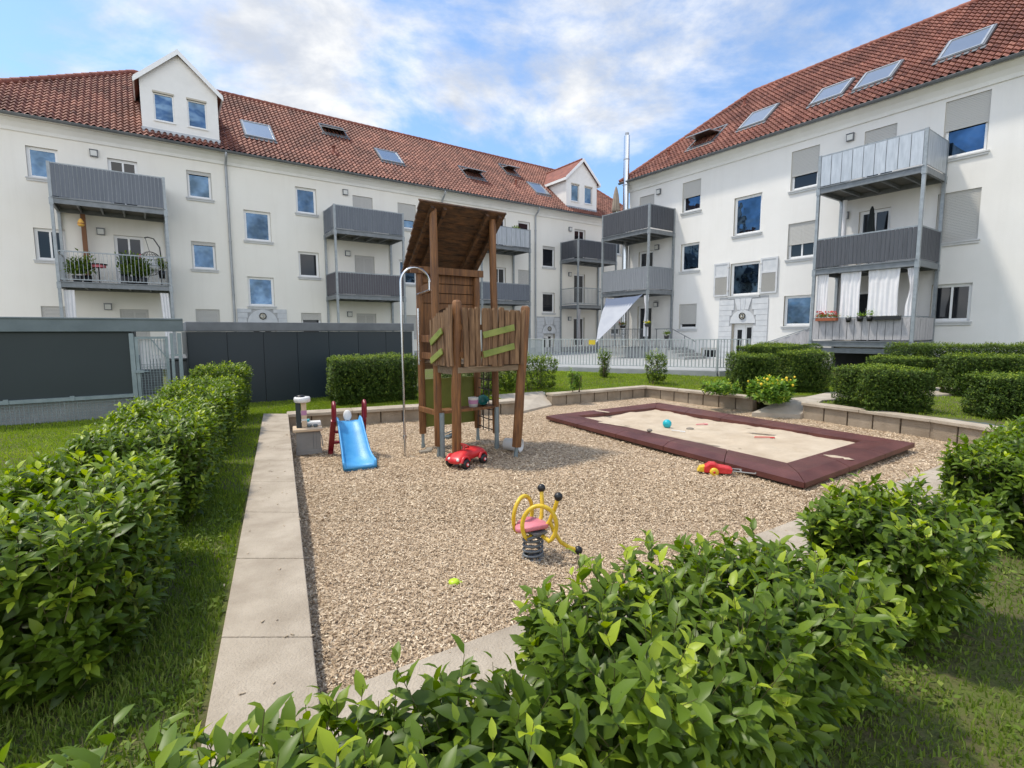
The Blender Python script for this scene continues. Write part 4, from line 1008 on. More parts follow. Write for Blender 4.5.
for i, x in enumerate(xs):
    if i == 9: pass
    gapx = .015 if i in (3,) else 0
    pale(x+gapx+random.uniform(-.006, .006), 5.50+random.uniform(-.006, .006), zp-.005+random.uniform(0, .03), zp+.70+random.uniform(-.02, .035), (.05*(x-3.4)+random.uniform(-.012, .012), 0), .072+random.uniform(-.008, .01), random.uniform(-5, 5))
for i, d in enumerate(np.linspace(5.58, 6.11, 9)):
    pale(3.01+random.uniform(-.008, .008), d, zp+.0+random.uniform(0, .02), zp+.70-.12*(d-5.7)/.4+random.uniform(-.02, .02), (-.02, .0), .066, 90+random.uniform(-6, 6))
for i, d in enumerate(np.linspace(5.68, 6.1, 6)):
    pale(4.19, d, zp+.0+random.uniform(0, .02), zp+.64+random.uniform(-.03, .02), (.08, .0), .066, 90+random.uniform(-6, 6))
b = MB(); b.bar((3.10, 5.555, zp+.50), (4.06, 5.555, zp+.50), .035, .07); b.bar((3.10, 5.555, zp+.16), (4.06, 5.555, zp+.16), .035, .07); b.bar((3.04, 5.66, zp+.48), (3.04, 6.12, zp+.46), .035, .07); b.bar((3.04, 5.66, zp+.15), (3.04, 6.12, zp+.15), .035, .07)
part('rail', b, 'wood', tw)
for (p0, p1) in (((3.40, 5.465, zp+.40), (3.88, 5.465, zp+.50)), ((3.40, 5.465, zp+.155), (3.88, 5.465, zp+.255)), ((2.965, 6.08, zp+.30), (2.965, 5.76, zp+.46)), ((2.965, 6.08, zp+.06), (2.965, 5.76, zp+.20))):
    b = MB(); b.bar(p0, p1, .022, .082); part('green_slat', b, 'green_board', tw, .004)
# roof: planks sloping down to the back
zf, zb_ = 3.38, 2.58; df, db = 6.10, 7.0; x0, x1 = 2.86, 4.19
b = MB(); n = 9; sl = np.array([0, db-df, zb_-zf]); L = np.linalg.norm(sl); T = sl/L; Nn = np.cross(np.array([1., 0, 0]), T); Rm = np.stack([np.array([1., 0, 0]), T, Nn], 1)
for k in range(n):
    c = np.array([(x0+x1)/2, df, zf])+T*L*(k+.5)/n; q_ = .12*(k+.5)/n; b.box(c+Nn*random.uniform(-.002, .002)+np.array([q_/2, 0, 0]), (x1-x0-q_, L/n-.006, .024), Rm)
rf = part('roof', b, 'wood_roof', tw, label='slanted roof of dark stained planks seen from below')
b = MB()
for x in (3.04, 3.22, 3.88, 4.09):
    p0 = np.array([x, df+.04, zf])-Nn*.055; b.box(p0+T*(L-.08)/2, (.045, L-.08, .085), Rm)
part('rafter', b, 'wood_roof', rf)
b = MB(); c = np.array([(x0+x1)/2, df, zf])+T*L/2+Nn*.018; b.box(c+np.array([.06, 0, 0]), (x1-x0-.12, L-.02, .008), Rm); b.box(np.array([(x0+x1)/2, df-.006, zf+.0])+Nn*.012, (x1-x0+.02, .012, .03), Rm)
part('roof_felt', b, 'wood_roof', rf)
b = MB(); b.bar((3.0, 6.75, 2.6), (4.2, 6.75, 2.6), .04, .1)
part('cross_beam', b, 'wood', tw)
b = MB(); b.bb(3.2, 4.08, 6.856, 6.87, 2.0, 2.58); part('backing_board', b, 'wood_roof', tw)
for zc, h in ((2.50, .14), (2.355, .13), (2.21, .14)):
    b = MB(); b.bb(3.18, 4.10, 6.83, 6.855, zc-h/2, zc+h/2); part('back_board', b, 'wood', tw, .004)
b = MB(); a = [(3.2+.0, 2.14), (4.09, 2.14), (4.09, 1.98)]+[(3.66+.27*math.cos(t), 1.86+.22*math.sin(t)) for t in np.linspace(0, math.pi, 12)]+[(3.2, 1.98)]
a = [(4.09, 1.3), (4.09, 2.13), (3.2, 2.13), (3.2, 1.3), (3.36, 1.3)]+[(3.61-.25*math.cos(t), 1.80+.27*math.sin(t)) for t in np.linspace(0, math.pi, 14)]+[(3.86, 1.3)]
b.xz(a, 6.83, 6.85); part('arched_board', b, 'wood', tw)
b = MB(); b.bb(3.19, 4.08, 6.83, 6.85, .30, 1.02); part('olive_panel', b, 'olive_board', tw, .004)
b = MB(); b.bar((3.12, 6.17, .60), (3.12, 6.8, .60), .05, .07); b.bb(3.12, 4.05, 6.12, 6.36, .60, .64); part('shelf', b, 'wood', tw, .004)
# left side boards between the two left posts
b = MB(); b.bar((3.13, 6.22, 1.62), (3.16, 6.78, 1.62), .03, .10); b.bar((3.13, 6.22, 1.38), (3.16, 6.78, 1.38), .03, .09); b.bar((3.13, 6.22, 2.35), (3.16, 6.78, 2.3), .03, .12); part('side_board', b, 'wood', tw, .003)
# climbing net on the right of the tower
b = MB()
for k in range(4): d = 6.28+k*.16; b.tube([(4.09, d, .2), (4.09+.01*k, d, 1.2)], .009, 5)
for k in range(7): z = .25+k*.15; b.tube([(4.08, 6.22, z), (4.10, 6.5, z-.015), (4.11, 6.8, z)], .009, 5)
part('climbing_net', b, 'rope', tw)
# hooped pole
px, pd = 2.72, 6.44; r = .20
b = MB(); b.tube([(px, pd, -.1), (px, pd, 2.38)]+[(px+r-r*math.cos(t), pd-.05*t/3, 2.38+r*math.sin(t)) for t in np.linspace(.2, math.pi, 12)]+[(px+2*r, pd-.05, 2.28)], .017, 8)
b.tube([(px+2*r+.02, pd-.05, 2.30), (px+.2, pd-.05, 2.22)], .012, 6)
b.tube([(px, pd, .26), (px, pd, .30)], .028, 8)
part('climbing_pole', b, 'inox', tw)
b = MB(); b.tube([(3.08, 6.70, 1.25), (3.08, 6.70, 2.05)], .013, 7); b.tube([(3.08, 6.70, 2.0), (3.14, 6.76, 2.0)], .010, 6); b.tube([(3.08, 6.70, 1.3), (3.14, 6.76, 1.3)], .010, 6); part('grab_bar', b, 'inox', tw)

def on_tower(p): return TF.world(p)
# pots on the shelf
sh = on_tower((3.70, 6.24, .64)); b = MB(); b.lathe([(.001, 0), (.062, 0), (.075, .13), (.078, .135), (.070, .135), (.06, .02), (.001, .02)], sh, 16)
b2 = MB(); b2.lathe([(.0675, .045), (.0745, .10)], sh, 16, 1); b.v += b2.v; b.f += [tuple(i+b.n for i in f) for f in b2.f]; b.m += [1]*len(b2.f); b.sm += b2.sm; b.n += b2.n
single('bucket', b, ['white_plastic', 'purple_plastic'], 'small white and mauve sand bucket on the shelf of the climbing tower', 'bucket', WF, tuple(sh))
sh = on_tower((3.88, 6.26, .70)); b = MB(); b.lathe([(.001, -.07), (.05, -.07), (.08, .05), (.084, .055), (.076, .055), (.05, -.04), (.001, -.04)], sh, 16, 0, rotm('X', 55))
single('bowl', b, 'teal_plastic', 'tipped dark teal plastic bowl beside the bucket on the tower shelf', 'toy bowl', WF, tuple(sh))
x, y = G(509, 447, .07); b = MB(); Rb = rotm('Z', 65) @ rotm('X', 92)
b.lathe([(.001, -.13), (.08, -.13), (.095, .12), (.10, .125), (.09, .125), (.075, -.11), (.001, -.11)], (x+.06, y+.05, .095), 18, 0, Rb)
single('bucket', b, 'white_plastic', 'white bucket lying on its side behind the right front leg of the tower', 'bucket', WF, (x, y, 0))

# ------------------------------------------------------------------ toys
# slide
SF = Frame(26.0, (-2.24, 6.86, 0)); root = thing('toy_slide', 'small blue plastic slide with maroon ladder and hooped handles', 'slide', SF, (0, 0, 0))
prof = [(.06, .50), (.0, .505), (-.06, .49), (-.20, .385), (-.36, .26), (-.50, .155), (-.60, .10), (-.70, .075), (-.78, .07), (-.80, .055)]
wd = [.16, .16, .165, .17, .175, .18, .19, .20, .205, .205]; V = []; n = len(prof)
cs = [(-1, .055, -.02), (-1, .075, 0), (-.93, .075, 0), (-.86, .01, 0), (-.5, 0, 0), (.5, 0, 0), (.86, .01, 0), (.93, .075, 0), (1, .075, 0), (1, .055, -.02)]
cs = [(-1.0, -.03), (-1.0, .055), (-.93, .062), (-.86, .045), (-.80, .004), (0, 0), (.80, .004), (.86, .045), (.93, .062), (1.0, .055), (1.0, -.03)]
for (yy, zz), w in zip(prof, wd): V += [(a*w, yy, zz+h) for a, h in cs]
k = len(cs); F = [(i*k+j, i*k+j+1, (i+1)*k+j+1, (i+1)*k+j) for i in range(n-1) for j in range(k-1)]
F += [(i*k+k-1, i*k, (i+1)*k, (i+1)*k+k-1) for i in range(n-1)]; F += [tuple(range(k)), tuple(range((n-1)*k, n*k))[::-1]]
b = MB(); b.add(V, F, 0, True); o = part('chute', b, 'blue_plastic', root, fix=True)
b = MB(); b.bb(-.19, .19, -.78, -.70, 0, .06); b.bb(-.15, -.11, -.42, -.38, 0, .2); b.bb(.11, .15, -.42, -.38, 0, .2); part('chute_foot', b, 'blue_plastic', root, .01)
for s in (-1, 1):
    b = MB(); X = s*.20
    b.bar((X*1.12, .36, 0), (X, .04, .52), .055, .07, up=(1, 0, 0)); b.tube([(X, .06, .48), (X, .05, .66), (X, .02, .75), (X, -.04, .775), (X, -.09, .74), (X, -.10, .66), (X, -.07, .55)], .026, 8)
    b.tube([(X*1.12, .42, .02), (X*1.12, .28, .02)], .03, 8)
    part('ladder_rail', b, 'maroon_plastic', root, .008)
for z, yy in ((.17, .26), (.34, .15)):
    b = MB(); b.bb(-.19, .19, yy-.05, yy+.03, z-.015, z+.015); part('step', b, 'maroon_plastic', root, .006)
b = MB(); b.lathe([(.001, -.012), (.048, -.01), (.056, 0), (.048, .01), (.001, .012)], (-.02, .02, .58), 16, 0, rotm('X', 80) @ np.diag([1, 1.35, 1])); b.bb(-.05, .01, .01, .03, .50, .56); part('back_plate', b, 'white_plastic', root)

# play kitchen
kx, ky = -2.92, 7.12; KF = Frame(24, (kx, ky, 0)); root = thing('play_kitchen', 'weathered grey toy kitchen block with beige worktop and small round hood', 'play kitchen', KF, (0, 0, 0))
b = MB(); b.bb(-.16, .16, -.12, .12, 0, .33); b.bb(-.17, .17, -.13, .13, 0, .06); b.bb(.10, .104, -.124, -.12, .07, .31, 1); b.bb(.06, .066, -.125, -.12, .07, .32, 1); part('cabinet', b, ['grey_plastic', 'steel_dark'], root, .008)
b = MB(); b.bb(-.20, .19, -.17, .16, .33, .375); part('worktop', b, 'beige_plastic', root, .012)
b = MB(); b.bb(-.15, .18, .0, .15, .375, .44); part('sink', b, 'white_plastic', root, .015)
b = MB(); b.bb(-.15, -.085, -.05, .03, .375, .745); part('hood_column', b, 'bin_green', root, .008)
b = MB(); b.bb(-.08, -.01, -.045, .025, .375, .745); b.bb(-.082, -.008, -.047, -.03, .55, .62, 1); b.bb(-.082, -.008, -.047, -.03, .47, .5, 2); part('picture_panel', b, ['beige_plastic', 'purple_plastic', 'white_plastic'], root, .004)
b = MB(); b.lathe([(.001, .735), (.095, .735), (.11, .745), (.11, .795), (.10, .81), (.001, .815)], (-.06, -.01, 0), 20); b.lathe([(.001, .83), (.05, .83), (.055, .815), (.06, .81)], (-.08, -.02, .005), 12, 1); part('hood', b, ['white_plastic', 'black_rubber'], root)
b = MB(); b.tube([(.14, -.12, .33), (.17, -.14, .25), (.185, -.13, .1)], .008, 6); part('hose', b, 'grey_plastic', root)
for (dx, dy, c, m) in ((.02, -.03, 'toy pot', 'galv_dark'), (.10, -.05, 'toy pan', 'galv_dark'), (.0, .07, 'toy cup', 'cyan_plastic')):
    p = KF.world((dx, dy, .375 if dy < 0 else .44)); b = MB(); b.lathe([(.001, 0), (.026, 0), (.032, .035), (.027, .035), (.022, .006), (.001, .006)], p, 12)
    single(c.replace(' ', '_'), b, m, {'toy pot': 'small dark toy pot nearest the hood column on the toy kitchen worktop', 'toy pan': 'small dark toy pan at the right end of the toy kitchen worktop', 'toy cup': 'tiny blue toy cup standing behind the pots on the toy kitchen'}[c], c, WF, tuple(p))

# ride-on car
hd = math.degrees(math.atan2(-.82, -.57)); CF = Frame(hd, (-.585, 6.40, 0)); root = thing('ride_on_car', 'red ride-on toy car parked behind the front leg of the climbing tower', 'toy car', CF, (0, 0, 0))
st = [(-.28, .05, .125, .15), (-.24, .08, .14, .20), (-.15, .09, .155, .235), (-.05, .075, .115, .20), (.04, .07, .11, .205), (.10, .075, .12, .235), (.17, .08, .14, .19), (.24, .07, .135, .16), (.29, .06, .11, .13)]
V = []; k = 10
for (x, zb2, w, zt) in st:
    for j in range(k):
        a = 2*math.pi*j/k; ca, sa = math.cos(a), math.sin(a); V.append((x, w*np.sign(ca)*abs(ca)**.6*.85, (zb2+zt)/2+(zt-zb2)/2*np.sign(sa)*abs(sa)**.6))
F = [(i*k+j, i*k+(j+1) % k, (i+1)*k+(j+1) % k, (i+1)*k+j) for i in range(len(st)-1) for j in range(k)]+[tuple(range(k))[::-1], tuple(range((len(st)-1)*k, len(st)*k))]
b = MB(); b.add(V, F, 0, True)
for sx in (-.17, .18):
    for sy in (-1, 1):
        b.tube([(sx+.075*math.cos(a), sy*.125, .075+.085*math.sin(a)) for a in np.linspace(.2, math.pi-.2, 8)], .022, 6)
o = part('body', b, 'red_plastic', root, fix=True); md = o.modifiers.new('s', 'SUBSURF'); md.levels = 1; md.render_levels = 1
for sx in (-.17, .18):
    for sy in (-1, 1):
        b = MB(); Rx = rotm('X', 90); b.lathe([(.001, -.03), (.035, -.03), (.058, -.028), (.066, -.016), (.066, .016), (.058, .028), (.035, .03), (.001, .03)], (sx, sy*.13, .066), 16, 0, Rx); w = part('wheel', b, 'black_rubber', root)
        b = MB(); b.lathe([(.001, -.036), (.024, -.036), (.03, -.026), (.03, .026), (.024, .036), (.001, .036)], (sx, sy*.13, .066), 12, 0, Rx); part('hub', b, 'red_plastic', w)
        b = MB(); b.lathe([(.001, -.040), (.014, -.040), (.016, -.034), (.016, .034), (.014, .040), (.001, .040)], (sx, sy*.13, .066), 10, 0, Rx); part('hub_cap', b, 'white_plastic', w)
b = MB(); b.tube([(.08, 0, .2), (.06, 0, .255)], .018, 8); b.tube([(.05+.045*math.sin(a), .065*math.cos(a), .265+.03*math.sin(a)) for a in np.linspace(0, 2*math.pi, 18, endpoint=False)], .010, 6, closed=True); part('steering_wheel', b, 'red_plastic', root)
b = MB()
for sy in (-1, 1): b.ball((.262, sy*.07, .125), .022, 10)
part('headlight', b, 'white_plastic', root)

# digger toy by the sandpit rim
a = np.array(G(700, 471, .03)); c = np.array(G(768, 475.5, .03)); hd = math.degrees(math.atan2(*(c-a)[::-1])); x, y = G(716, 474.5, .0)
DF = Frame(hd, (x, y+.0, 0)); root = thing('toy_tractor', 'red plastic toy tractor with yellow nose and grey frame beside the sandpit rim', 'toy tractor', DF, (0, 0, 0))
b = MB(); b.xz([(-.14, .03), (.16, .03), (.18, .09), (.14, .105), (.02, .12), (-.02, .145), (-.08, .145), (-.14, .10)], -.07, .07); part('body', b, 'red_plastic', root, .014)
b = MB(); b.xz([(-.22, .035), (-.13, .03), (-.13, .11), (-.19, .095)], -.05, .05); part('nose', b, 'yellow_paint', root, .01)
for sx, rr in ((-.03, .05),):
    for sy in (-1, 1):
        b = MB(); b.lathe([(.001, -.02), (rr*.6, -.02), (rr, -.012), (rr, .012), (rr*.6, .02), (.001, .02)], (sx, sy*.085, rr), 14, 0, rotm('X', 90)); w = part('wheel', b, 'yellow_paint', root)
        b = MB(); b.lathe([(.001, -.024), (rr*.3, -.024), (rr*.3, .024), (.001, .024)], (sx, sy*.085, rr), 10, 0, rotm('X', 90)); part('hub', b, 'red_plastic', w)
b = MB()
for q in ((.12, -.05, .42, -.075), (.12, .05, .42, .075), (.42, -.075, .42, .075), (.27, -.062, .27, .062), (.12, -.05, .12, .05)): b.tube([(q[0], q[1], .07), (q[2], q[3], .06)], .008, 6)
part('trailer_frame', b, 'grey_plastic', root)

def ballobj(nm, px, py, r, m, label, cat, z0=0., sc=(1, 1, 1)):
    x, y = G(px, py, z0); b = MB(); b.ball((x, y, z0+r*sc[2]), r, 16, 0, sc); return single(nm, b, m, label, cat, WF, (x, y, z0))
ballobj('ball', 667, 428, .075, 'cyan_plastic', 'turquoise ball lying on the sand inside the maroon rim', 'ball', .06)
ballobj('stone', 690, 430, .05, 'stone', 'brown stone in the sand right of the turquoise ball', 'stone', .05, (1.3, 1, .45))
ballobj('stone', 649.5, 432, .045, 'stone', 'small dark stone on the sandpit rim nearest the turquoise ball', 'stone', .12, (1, 1, .6))
x, y = G(454, 584, .09); b = MB(); b.lathe([(.001, 0), (.030, 0), (.036, .008), (.034, .022), (.020, .030), (.001, .032)], (x, y, zpit(x, y)+.004), 16); b.tube([(x+.03, y, float(zpit(x, y))+.012), (x+.055, y+.012, float(zpit(x, y))+.010)], .008, 6)
single('sand_mould', b, 'lime_plastic', 'small lime green sand mould alone on the wood chips in front', 'sand mould', WF, (x, y, float(zpit(x, y))))
def stick(nm, px, py, L, ang, m, label, cat, z0=.07, w=.02):
    x, y = G(px, py, z0); c, s = math.cos(R(ang)), math.sin(R(ang)); b = MB(); b.bar((x-c*L/2, y-s*L/2, z0+.012), (x+c*L/2, y+s*L/2, z0+.018), w, .014); b.prism([(x+c*L/2-s*w, y+s*L/2+c*w), (x+c*L/2+s*w, y+s*L/2-c*w), (x+c*(L/2+.07)+s*w*.8, y+s*(L/2+.07)-c*w*.8), (x+c*(L/2+.07)-s*w*.8, y+s*(L/2+.07)+c*w*.8)], z0+.006, z0+.022)
    return single(nm, b, m, label, cat, WF, (x, y, z0), bevel=.004)
stick('toy_shovel', 762, 438, .22, -12, 'red_plastic', 'small reddish toy shovel lying at the right end of the sand', 'toy shovel')
stick('toy_rake', 676, 431.5, .16, -40, 'white_plastic', 'small whitish toy rake lying just in front of the stone in the sand', 'toy rake')
stick('toy_shovel', 700, 425, .14, 5, 'flower_pink', 'tiny pink toy shovel lying behind the brown stone in the sand', 'toy shovel')
for i, (px, py, m, lb) in enumerate(((425, 452, 'stone', 'flat brown stone by the foot of the left rear tower leg'), (448, 437, 'galv_dark', 'grey crumpled toy lying under the olive panel of the tower'))):
    x, y = G(px, py, .02); b = MB(); b.box((x, y, .025), (.16, .10, .04), rotm('Z', 30+40*i)); b.box((x+.05, y+.08, .03), (.09, .07, .05), rotm('Z', 60*i) @ rotm('X', 20+30*i)); 
    if i: b.box((x+.09, y+.02, .09), (.04, .03, .16), rotm('Y', 15)); b.tube([(x-.1, y, .05), (x+.1, y+.1, .12)], .012, 6)
    single('stone' if i == 0 else 'toy', b, m, lb, 'stone' if i == 0 else 'toy', WF, (x, y, 0), bevel=.008)

# spring rocker
x, y = G(533, 558, .06); z = float(zpit(x, y)); fx, fy = .62, .62
RF2 = Frame(28, (x, y, z)); root = thing('spring_rocker', 'yellow tube spring rocker with pink seat and black ball grips', 'spring rocker', RF2, (0, 0, 0))
b = MB(); n = 140; b.tube([(.062*math.cos(t), .062*math.sin(t), .012+.17*i/n) for i, t in enumerate(np.linspace(0, 2*math.pi*5.2, n))], .009, 8); part('spring', b, 'steel_dark', root)
b = MB(); b.lathe([(.001, .175), (.05, .175), (.05, .195), (.001, .195)], (0, 0, 0), 14); b.lathe([(.001, .0), (.075, .0), (.075, .012), (.001, .012)], (0, 0, 0), 16); part('spring_plate', b, 'steel_dark', root)
b = MB(); n = 20; V = []
for zz, k in ((.20, .9), (.208, 1), (.226, 1), (.232, .95)):
    V += [((.115*math.cos(a)*k-.01), .088*math.sin(a)*k*(1+.12*math.cos(a)), zz-.012*math.cos(2*a)) for a in np.linspace(0, 2*math.pi, n, endpoint=False)]
F = [(i*n+j, i*n+(j+1) % n, (i+1)*n+(j+1) % n, (i+1)*n+j) for i in range(3) for j in range(n)]+[tuple(range(n))[::-1], tuple(range(3*n, 4*n))]
b.add(V, F, 0, True); part('seat', b, 'pink_seat', root)
rt_ = .0135
for s in (-1, 1):   # side hoops
    b = MB(); Y = s*.10
    ya = s*R(26); hx_ = lambda a: .108*math.cos(a)
    b.tube([(.0, Y*.35, .185)]+[(-.015+hx_(a)*math.cos(ya), Y*1.05+hx_(a)*math.sin(ya), .25+.125*math.sin(a)) for a in np.linspace(1.24*math.pi, -.30*math.pi, 26)]+[(.02, Y*.4, .175)], rt_, 8); part('side_hoop', b, 'yellow_paint', root)
    h = MB(); h.tube([(.06, s*.035, .19), (.095, s*.05, .24), (.115, s*.075, .32), (.125, s*.10, .395)], rt_, 8); hh = part('handle', h, 'yellow_paint', root)
    g = MB(); g.ball((.127, s*.104, .41), .028, 14); part('grip', g, 'black_rubber', hh)
b = MB(); b.tube([(.095, -.05, .245), (.115, -.07, .18), (.15, -.10, .11), (.20, -.13, .075), (.235, -.145, .06)], rt_, 8); ft = part('foot_rest', b, 'yellow_paint', root); g = MB(); g.ball((.252, -.152, .056), .028, 14); part('grip', g, 'black_rubber', ft)
b = MB(); b.tube([(-.09, -.09, .17), (.05, -.06, .175)], .010, 6); b.tube([(-.09, .09, .17), (.05, .06, .175)], .010, 6); b.bb(-.05, .05, -.1, .1, .188, .200); part('seat_bracket', b, 'steel_dark', root); root.scale = (1.12, 1.12, 1.15)
# ------------------------------------------------------------------ bin shelters, gate, railing
BF = Frame(35.1)
root = thing('bin_shelter', 'dark green panelled shelter with pale green steel beam at the left edge', 'shelter', BF, (-2.0, 11.17, ZL))
b = MB(); b.bb(-4.5, .43, 11.08, 11.20, 1.75, 1.975); b.bb(-4.5, .43, 11.06, 11.08, 1.955, 1.985); part('beam', b, 'galv_dark', root, .006)
b = MB(); b.bb(-4.5, -.30, 11.15, 11.18, .66, 1.74); part('panel', b, 'bin_green', root)
for x in (-2.4, -.345): b = MB(); b.bb(x-.035, x+.035, 11.10, 11.17, ZL-.1, 1.72); part('post', b, 'galv', root, .004)
b = MB(); b.bb(-4.5, -.38, 11.10, 11.16, .60, .66)
for x in (-3.2, -2.0, -1.2): b.bb(x-.03, x+.03, 11.09, 11.10, .60, .68)
part('rail', b, 'galv', root)
b = MB()
for x in np.arange(-4.5, -.40, .055): b.bar((x, 11.13, ZL-.05), (x, 11.13, .60), .007, .007)
for z in np.arange(ZL, .60, .055): b.bar((-4.5, 11.137, z), (-.38, 11.137, z), .007, .007)
part('mesh', b, 'galv', root)
b = MB(); b.bb(-4.5, .40, 11.22, 11.28, ZL-.05, .60); part('kick_board', b, 'concrete_grey', root)
b = MB(); b.bb(-4.5, -.35, 11.2, 14.4, 1.86, 1.90); part('shelter_roof', b, 'steel_dark', root)
b = MB(); b.bb(-4.5, -.35, 14.3, 14.36, ZL, 1.86); b.bb(-.40, -.35, 11.3, 14.3, ZL+.02, 1.84); part('rear_panel', b, 'bin_green', root)
root = thing('gate', 'galvanised wire mesh gate with diagonal brace between the two dark shelters', 'gate', BF, (0, 11.17, ZL))
b = MB()
for x in (-.28, .16): b.bb(x-.025, x+.025, 11.11, 11.16, ZL+.02, 1.66)
for z in (1.64, ZL+.06): b.bb(-.255, .135, 11.115, 11.155, z-.02, z+.02)
b.bar((-.08, 11.105, 1.64), (.15, 11.105, 1.28), .02, .02)
part('gate_frame', b, 'galv', root)
b = MB()
for x in np.linspace(-.24, .12, 9): b.bar((x, 11.13, ZL+.08), (x, 11.13, 1.62), .009, .009)
for z in np.arange(ZL+.12, 1.18, .045): b.bar((-.255, 11.137, z), (.135, 11.137, z), .006, .006)
part('mesh', b, 'galv', root)
b = MB(); b.bb(-.34, -.20, 11.08, 11.11, 1.02, 1.07); b.tube([(-.2, 11.07, 1.045), (-.12, 11.07, 1.045)], .012, 6); part('latch', b, 'galv', root)
b = MB()
for x in np.linspace(-.22, .12, 8): b.bb(x-.02, x+.02, 11.17, 11.18, 1.08, 1.60)
part('pale_board', b, 'cloth_white', root)
root = thing('gate_post', 'pair of galvanised posts at the right of the mesh gate', 'post', BF, (.3, 11.2, ZL))
for x, w in ((.24, .05), (.36, .06)):
    b = MB(); b.bb(x-w/2, x+w/2, 11.12, 11.18, ZL-.05, 1.72); part('post', b, 'galv', root, .004)
b = MB(); b.bb(.27, .33, 11.13, 11.17, 1.3, 1.34); b.bb(.27, .33, 11.13, 11.17, .7, .74); part('hinge', b, 'galv', root)
# white wall things seen through the gate: pale bins
for i, (x, w) in enumerate(((-.12, .46), (.42, .5))):
    root = thing('waste_bin', ['grey wheeled bin standing left behind the mesh gate', 'grey wheeled bin standing right behind the mesh gate'][i], 'bin', BF, (x, 12.6, ZL), 'wheeled bins behind the gate')
    b = MB(); b.prism([(x-w*.42, 12.4), (x+w*.42, 12.4), (x+w*.42, 12.85), (x-w*.42, 12.85)], ZL+.05, ZL+.9); part('body', b, 'steel_dark', root, .03)
    b = MB(); b.prism([(x-w*.47, 12.34), (x+w*.47, 12.34), (x+w*.47, 12.9), (x-w*.47, 12.9)], [ZL+.90]*2+[ZL+.97]*2, [ZL+.94]*2+[ZL+1.0]*2); part('lid', b, 'steel_dark', root, .01)
    b = MB(); b.cyl((x-w*.4, 12.9, ZL+.09), (x-w*.3, 12.9, ZL+.09), .09, n=14); b.cyl((x+w*.3, 12.9, ZL+.09), (x+w*.4, 12.9, ZL+.09), .09, n=14); part('wheel', b, 'black_rubber', root)

root = thing('bin_shelter', 'long dark navy panelled shelter behind the blue slide', 'shelter', BF, (2.9, 11.8, ZL))
b = MB(); b.bb(.50, 5.28, 11.74, 14.0, 1.76, 1.94); part('shelter_roof', b, 'gutter', root, .008)
o = root
xs = np.linspace(.52, 5.24, 8)
for i in range(7):
    b = MB(); b.bb(xs[i]+.004, xs[i+1]-.004, 11.80, 11.83, ZL-.05, 1.745); part('panel', b, 'bin_navy', root)
b = MB(); b.bb(.5, .53, 11.84, 13.9, ZL-.05, 1.745); b.bb(5.22, 5.26, 11.84, 13.9, ZL-.05, 1.745); b.bb(.53, 5.22, 13.86, 13.9, ZL-.05, 1.745); part('side_panel', b, 'bin_navy', root)
b = MB(); b.tube([(5.33, 11.95, 1.75), (5.33, 11.95, ZL)], .03, 8); part('downpipe', b, 'window_white', root)

# bar railing on its concrete kerb
fz = .55; FA, FB, FC = G(543, 365.5, fz), G(717, 370, fz), G(748, 369.2, fz)
uL = (math.cos(R(35.1)), math.sin(R(35.1))); FD = (FA[0]-.5, FA[1]+1.2); FE = (FD[0]-.3, FD[1]+3)
root = thing('railing', 'light grey vertical bar railing on a concrete plinth before the entrances', 'railing', WF, (*FB, .3))
path = [FE, FD, FA, FB, FC]
pl = MB(); rl = MB(); bars = MB()
for i in range(4):
    a, c = np.array(path[i]), np.array(path[i+1]); L = np.linalg.norm(c-a); d = (c-a)/L; q = np.array([-d[1], d[0]])*.12
    pl.prism([tuple(a-q), tuple(c-q), tuple(c+q), tuple(a+q)], .1, fz-.03)
    zt = fz+.92
    rl.bar((*a, zt), (*c, zt), .05, .025); rl.bar((*a, fz+.07), (*c, fz+.07), .035, .02)
    n = int(L/.105)
    for k in range(1, n):
        p = a+d*L*k/n; rl_ = bars; bars.bar((*p, fz+.07), (*p, zt), .03, .012)
part('plinth', pl, 'concrete_grey', root); part('rail', rl, 'fence_light', root); o = part('bar', bars, 'fence_light', root); o['kind'] = 'stuff'
for i in range(1, 5):
    b = MB(); p = path[i]; b.bb(p[0]-.03, p[0]+.03, p[1]-.03, p[1]+.03, fz-.03, fz+.94); part('railing_post', b, 'fence_light', root)
sheet('courtyard_paving', [FD, FA, FB, FC, (FC[0]+.3, FC[1]+.2), tuple(RF.world((-9.2, 19.3, 0)))[:2], tuple(RF.world((-9.2, RY, 0)))[:2], tuple(RF.world((-19.2, RY, 0)))[:2], tuple(LF.world((28, LY, 0)))[:2], tuple(LF.world((18, LY, 0)))[:2]], .45, 'concrete_grey', th=.3)
# sign board on the railing
x, y = (FA[0]*.69+FB[0]*.31, FA[1]*.69+FB[1]*.31); b = MB(); b.box((x, y-.04, fz+.82), (.22, .01, .15), rotm('Z', -20)); single('small_sign', b, 'sign_yellow', 'small yellow plate fixed to the bar railing below the shade sail', 'sign', WF, (x, y, fz))

